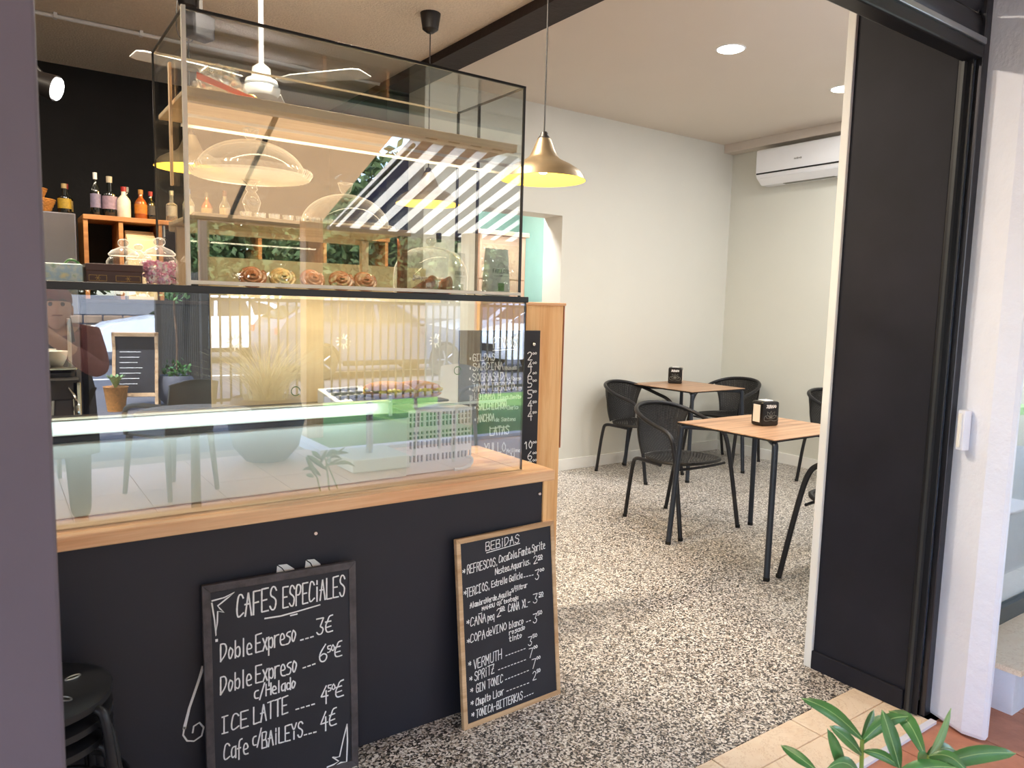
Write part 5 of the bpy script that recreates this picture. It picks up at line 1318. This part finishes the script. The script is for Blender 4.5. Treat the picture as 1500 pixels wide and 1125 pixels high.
# cars
def car(loc, rz, paint, label):
    t = thing('car', label, 'car', loc, rz, 'parked cars')
    W_ = .88
    prof = [(-2.12, .30), (-2.18, .55), (-2.12, .78), (-1.95, .88), (-1.30, 1.00), (-.95, 1.06), (-.35, 1.44), (.2, 1.55), (.9, 1.54), (1.55, 1.38), (2.0, 1.12), (2.12, .95), (2.15, .55), (2.10, .30)]
    def arch(cx): return [(cx + .38 * math.cos(a), .33 + .38 * math.sin(a)) for a in [PI * q / 10 for q in range(11)]]
    poly = prof + [(1.72, .30)] + arch(1.33)[0:] + [(.94, .30), (-.92, .30)] + arch(-1.33) + [(-1.72, .30)]
    V = []; F = []; n_ = len(poly)
    secs = [(-1, .0), (-.94, .05), (.94, .05), (1, .0)]
    for (s, e_) in secs:
        for (x, z) in poly:
            k_ = max(0, (z - .95) / .6); V.append((x * (1 if abs(s) < 1 else .985), s * W_ * (1 - .20 * k_), z - (0 if abs(s) < 1 else .02 * k_)))
    for a in range(3):
        for i in range(n_): j = (i + 1) % n_; F.append((a * n_ + i, a * n_ + j, (a + 1) * n_ + j, (a + 1) * n_ + i))
    F += [tuple(range(n_)), tuple(range(4 * n_ - 1, 3 * n_ - 1, -1))]
    B().add(V, F).build('bodywork', paint, t, 30)
    for s in (-1, 1):
        def P3(x, z): k_ = max(0, (z - .95) / .6); return (x, s * (W_ * (1 - .20 * k_) + .006), z)
        for w_, nm in (([(-.78, 1.10), (-.28, 1.41), (.16, 1.47), (.12, 1.08)], 'side_window'), ([(.20, 1.08), (.24, 1.47), (.85, 1.46), (.95, 1.10)], 'side_window'), ([(1.03, 1.11), (.95, 1.45), (1.38, 1.36), (1.62, 1.18)], 'side_window')):
            B().add([P3(*q) for q in w_], [(0, 1, 2, 3)]).build(nm, 'car_glass', t)
        B().box(-2.02, s * .70, .66, -2.16, s * .86, .80).build('headlight', 'case_bright', t, bevel=.02)
        B().box(2.05, s * .66, .85, 2.14, s * .84, .98).build('tail_light', plain('tail_red', hx(190, 30, 30), .3), t, bevel=.02)
        B().box(-.92, s * .875, .26, .92, s * .90, .36).build('sill', 'rubber', t, bevel=.01)
        B().ball((-.72, s * .96, 1.08), .09, 8, sx=.7, sz=.6).build('mirror', paint, t, True)
        for cx in (-1.33, 1.33):
            wh = B().lathe([(.20, -.10), (.31, -.10), (.33, -.07), (.33, .07), (.31, .10), (.20, .10)], n=28).xf(Matrix.Translation((cx, s * .78, .33)) @ Matrix.Rotation(PI / 2, 4, 'X')).build('tyre', 'tyre', t, True)
            hb = B().lathe([(.0001, -.02), (.04, -.02), (.05, 0), (.0001, .0)], n=14)
            for q in range(5):
                a = 2 * PI * q / 5; hb.box(-.02, .02, -.02, .02, .21, 0) if False else hb.tube([(.03 * math.cos(a), .03 * math.sin(a), 0), (.21 * math.cos(a), .21 * math.sin(a), 0)], .022, 6)
            hb.xf(Matrix.Translation((cx, s * .86, .33)) @ Matrix.Rotation(PI / 2, 4, 'X')).build('rim', 'steel', wh, True)
    def W2(x, y, z): return (x, y, z)
    B().add([(-.98, -.70, 1.075), (-.98, .70, 1.075), (-.36, .58, 1.452), (-.36, -.58, 1.452)], [(0, 1, 2, 3)]).build('windscreen', 'car_glass', t)
    B().add([(1.62, -.58, 1.37), (1.62, .58, 1.37), (2.0, .68, 1.14), (2.0, -.68, 1.14)], [(0, 1, 2, 3)]).build('rear_window', 'car_glass', t)
    B().box(-2.19, -.45, .45, -2.14, .45, .62).build('grille', 'rubber', t, bevel=.01)
    return t
k1 = car((3.95, -14.2, -.06), 0, 'car_white', 'white hatchback on the far side of the street, nose to the left')
def carcopy(x, y, rz, mat, label):
    c = dup(k1, (x, y, -.06), rz, label)
    for q in kids(c):
        if q.name.startswith(('bodywork', 'mirror')): q.data = q.data.copy(); q.data.materials[0] = MT[mat]
    return c
carcopy(6.3, -9.9, PI, 'car_blue', 'slate blue car parked at the near kerb')
carcopy(12.6, -14.4, 0, 'car_silver', 'silver car on the far side of the street')
carcopy(11.3, -9.9, 0, 'car_white', 'white car parked at the near kerb, right of the slate blue one')
# A-board, planters, terrace furniture
ab = thing('pavement_sign', 'wooden a-frame chalkboard standing on the pavement', 'sign', (1.50, -6.5, -.03), R(15))
for s in (-1, 1):
    tl = Matrix.Translation((0, s * .16, 0)) @ Matrix.Rotation(s * R(12), 4, 'X')
    for (a, c, d, e_) in ((-.27, 0, -.23, 1.0), (.23, 0, .27, 1.0), (-.27, .95, .27, 1.0), (-.27, .15, .27, .20)):
        B().box(a, -.015, c, d, .015, e_).xf(tl).build('frame_bar', 'frame_pine', ab, bevel=.003)
    B().box(-.23, -.006, .2, .23, .006, .95).xf(tl).build('panel', 'board_black', ab)
    k = Ink(lambda x, y: (x, y), .012); k.y = s * .009
    for q in range(7): k.line([(-.18, .32 + q * .07), (.02 + .02 * (q % 4), .32 + q * .07)], .008)
    k.line([(-.10, .87), (.10, .87)], .02)
    k.b.xf(tl).build('chalk_writing', 'chalk', ab)
def planter(loc, prof, mat, nm, lab, cat='planter'):
    t = thing(nm, lab, cat, loc); B().lathe(prof, n=32).build('pot', mat, t, True); return t
p1_ = planter((2.0, -6.55, -.03), [(.14, 0), (.22, .08), (.26, .22), (.24, .36), (.22, .40), (.20, .38), (.0001, .36)], 'pot_grey', 'grey_round_planter', 'round grey planter with a young tree beside the a-frame sign')
B().tube(smoothpath([(0, 0, .36), (.02, 0, .9), (-.02, .02, 1.3), (0, 0, 1.6)]), .014, 8).build('trunk', 'bark', p1_, True)
def leaves(b, c, rad, n, size, rn):
    for i in range(n):
        d = Vector((rn.gauss(0, 1), rn.gauss(0, 1), rn.gauss(0, .8))); d.normalize(); p = Vector(c) + d * rad * rn.uniform(.55, 1.05)
        a = Vector((rn.uniform(-1, 1), rn.uniform(-1, 1), rn.uniform(-1, 1))).normalized() * size; c_ = a.cross(Vector((rn.uniform(-1, 1), rn.uniform(-1, 1), rn.uniform(-1, 1)))).normalized() * size * .5
        b.add([p - a, p + c_, p + a, p - c_], [(0, 1, 2, 3)])
rn = random.Random(9); b = B(); leaves(b, (0, 0, 1.6), .22, 160, .05, rn); b.build('foliage', 'leaf_pale', p1_, kind='stuff')
b = B(); leaves(b, (0, 0, .42), .2, 160, .04, rn); b.build('ground_cover', 'leaf', p1_, kind='stuff')
p2_ = planter((1.22, -6.2, -.03), [(.10, 0), (.14, .30), (.15, .31), (.13, .31), (.0001, .28)], 'wicker', 'small_woven_planter', 'small brown planter with a succulent left of the a-frame sign')
for k_ in range(10):
    a = 2 * PI * k_ / 10; q = B(); leaf_bm(q, (0, 0, .28), (.12 * math.cos(a), .12 * math.sin(a), .46), .03, .1); q.build('leaf', 'leaf_pale', p2_)
p3_ = planter((1.95, -2.35, 0), [(.18, 0), (.28, .12), (.33, .35), (.30, .52), (.28, .56), (.26, .54), (.0001, .52)], 'pot_grey', 'feather_grass_planter', 'large grey planter of pale feather grass on the terrace')
b = B(); rn = random.Random(12)
for i in range(520):
    a = rn.uniform(0, 2 * PI); L = rn.uniform(.3, .62); o_ = rn.uniform(.0, .2); bend = rn.uniform(.25, .6)
    pr_ = None
    for j in range(6):
        u = j / 5; rr = o_ + bend * u * u; z = .52 + L * u - .25 * u * u * bend
        p = Vector((rr * math.cos(a), rr * math.sin(a), z)); s = Vector((-math.sin(a), math.cos(a), 0)) * .0035 * (1 - u * .6)
        if pr_: b.add([pr_[0], pr_[1], p + s, p - s], [(0, 1, 2, 3)])
        pr_ = (p - s, p + s)
b.build('grass_blades', 'straw', p3_, kind='stuff')
def resin_chair(loc, rz, mat, label):
    t = thing('terrace_chair', label, 'chair', loc, rz, 'resin terrace chairs')
    B().box(-.21, -.20, .43, .21, .22, .455).build('seat', mat, t, bevel=.01)
    V = []; F = []
    for j in range(7):
        z = .455 + j * .06
        for i in range(9):
            x = -.21 + i * .0525; V.append((x, -.20 - .06 * j / 6 - .02 * math.sin(PI * i / 8), z + (.03 * math.sin(PI * i / 8) if j == 6 else 0)))
    for j in range(6):
        for i in range(8): F.append((j * 9 + i, j * 9 + i + 1, j * 9 + i + 10, j * 9 + i + 9))
    o = B().add(V, F).build('backrest', mat, t, 'all'); sd = o.modifiers.new('thickness', 'SOLIDIFY'); sd.thickness = .02
    for sx in (-1, 1):
        for sy in (-1, 1): B().tube([(sx * .19, sy * .19, .43), (sx * .21, sy * .23, 0)], .02, 8, rs=[.024, .016]).build('leg', mat, t, True)
        B().tube(smoothpath([(sx * .21, -.22, .66), (sx * .25, 0, .67), (sx * .24, .18, .64), (sx * .21, .2, .44)]), .018, 8).build('armrest', mat, t, True)
    return t
resin_chair((1.02, -1.55, 0), R(150), 'resin_grey', 'grey resin terrace chair nearest the doorway'); resin_chair((.25, -2.1, 0), R(-20), 'resin_grey', 'grey resin terrace chair beyond the round table'); resin_chair((3.45, -1.75, 0), R(60), 'resin_pale', 'pale resin terrace chair near the lawn')
rt = thing('round_terrace_table', 'round pale terrace table with a single foot', 'table', (.55, .0, 0))
B().lathe([(.0001, .70), (.33, .70), (.335, .715), (.33, .73), (.0001, .73)], n=40).build('top', 'resin_pale', rt, True)
B().lathe([(.20, 0), (.19, .02), (.03, .06), (.025, .70)], n=20).build('foot', 'resin_grey', rt, True)
rt.location = (.98, -.55, 0)
ub = thing('parasol_base', 'white square parasol base with a short tube on the terrace', 'parasol base', (2.65, -1.7, 0))
B().box(-.27, -.27, 0, .27, .27, .11).build('block', 'mint_edge', ub, bevel=.015)
B().cyl((0, 0, .11), (0, 0, .55), .03, n=12).build('tube', 'steel', ub, True)
# trees and palms
def tree(loc, s, h, seed, label, grp='trees across the street'):
    t = thing('tree', label, 'tree', loc, 0, grp); rn = random.Random(seed)
    B().tube(smoothpath([(0, 0, 0), (.1 * s, 0, h * .3), (-.08 * s, .05, h * .6), (0, 0, h * .8)]), .12 * s, 8, rs=None).build('trunk', 'bark', t, True)
    b = B()
    for q in range(9):
        a = rn.uniform(0, 2 * PI); leaves(b, (1.0 * s * math.cos(a) * rn.uniform(.3, 1), 1.0 * s * math.sin(a), h * .75 + rn.uniform(-.9, 1.0) * s), .95 * s, 330, .13 * s, rn)
    b.build('foliage', 'tree_leaf', t, kind='stuff'); return t
tp = tree((9.5, -22.6, 0), 1.5, 3.9, 1, 'leafy tree beyond the garden wall, behind the right cars')
for i, (x, y, s) in enumerate(((12.2, -27.5, 1.5), (7.0, -28, 1.5), (17.5, -28, 1.6), (2.6, -28.5, 1.2), (14.6, -22.6, 1.0), (19.9, -22.8, 1.05), (5.2, -23.2, .75), (25.3, -23, 1.1), (30.8, -23.2, 1.1), (-5, -22.5, .8))):
    dup(tp, (x, y, 0), i * .9, 'leafy tree beyond the garden wall, ' + ('tall, second row middle', 'tall, second row left of middle', 'tall, second row right', 'tall, second row far left', 'next to the right', 'farther right', 'left of it, smaller', 'fourth to the right', 'farthest right', 'farthest left')[i], scale=(s, s, s))
def palm(loc, h, label):
    t = thing('palm_tree', label, 'tree', loc, 0, 'palms across the street')
    B().tube([(0, 0, 0), (.05, 0, h * .5), (0, 0, h)], .11, 8).build('trunk', 'bark', t, True)
    b = B()
    for k_ in range(16):
        a = 2 * PI * k_ / 16; d = Vector((math.cos(a), math.sin(a), 0)); s = Vector((-d.y, d.x, 0))
        for j in range(12):
            u = j / 11; p = d * (1.5 * u) + Vector((0, 0, h + .5 * u - 1.3 * u * u)); L = .32 * math.sin(PI * (u * .85 + .1))
            for sg in (-1, 1): b.add([p, p + d * .05, p + s * sg * L + d * .12 + Vector((0, 0, -L * .5))], [(0, 1, 2)])
        b.tube([d * (1.5 * j / 5) + Vector((0, 0, h + .5 * j / 5 - 1.3 * (j / 5) ** 2)) for j in range(6)], .012, 4)
    b.build('fronds', 'tree_leaf', t, kind='stuff'); return t
pm = palm((1.4, -21.6, 0), 2.6, 'palm beyond the garden wall at the left')
dup(pm, (1.2, -25.6, 0), .5, 'palm beyond the garden wall, second from the left'); dup(pm, (-2.2, -26, 0), .9, 'palm beyond the garden wall, farthest left')
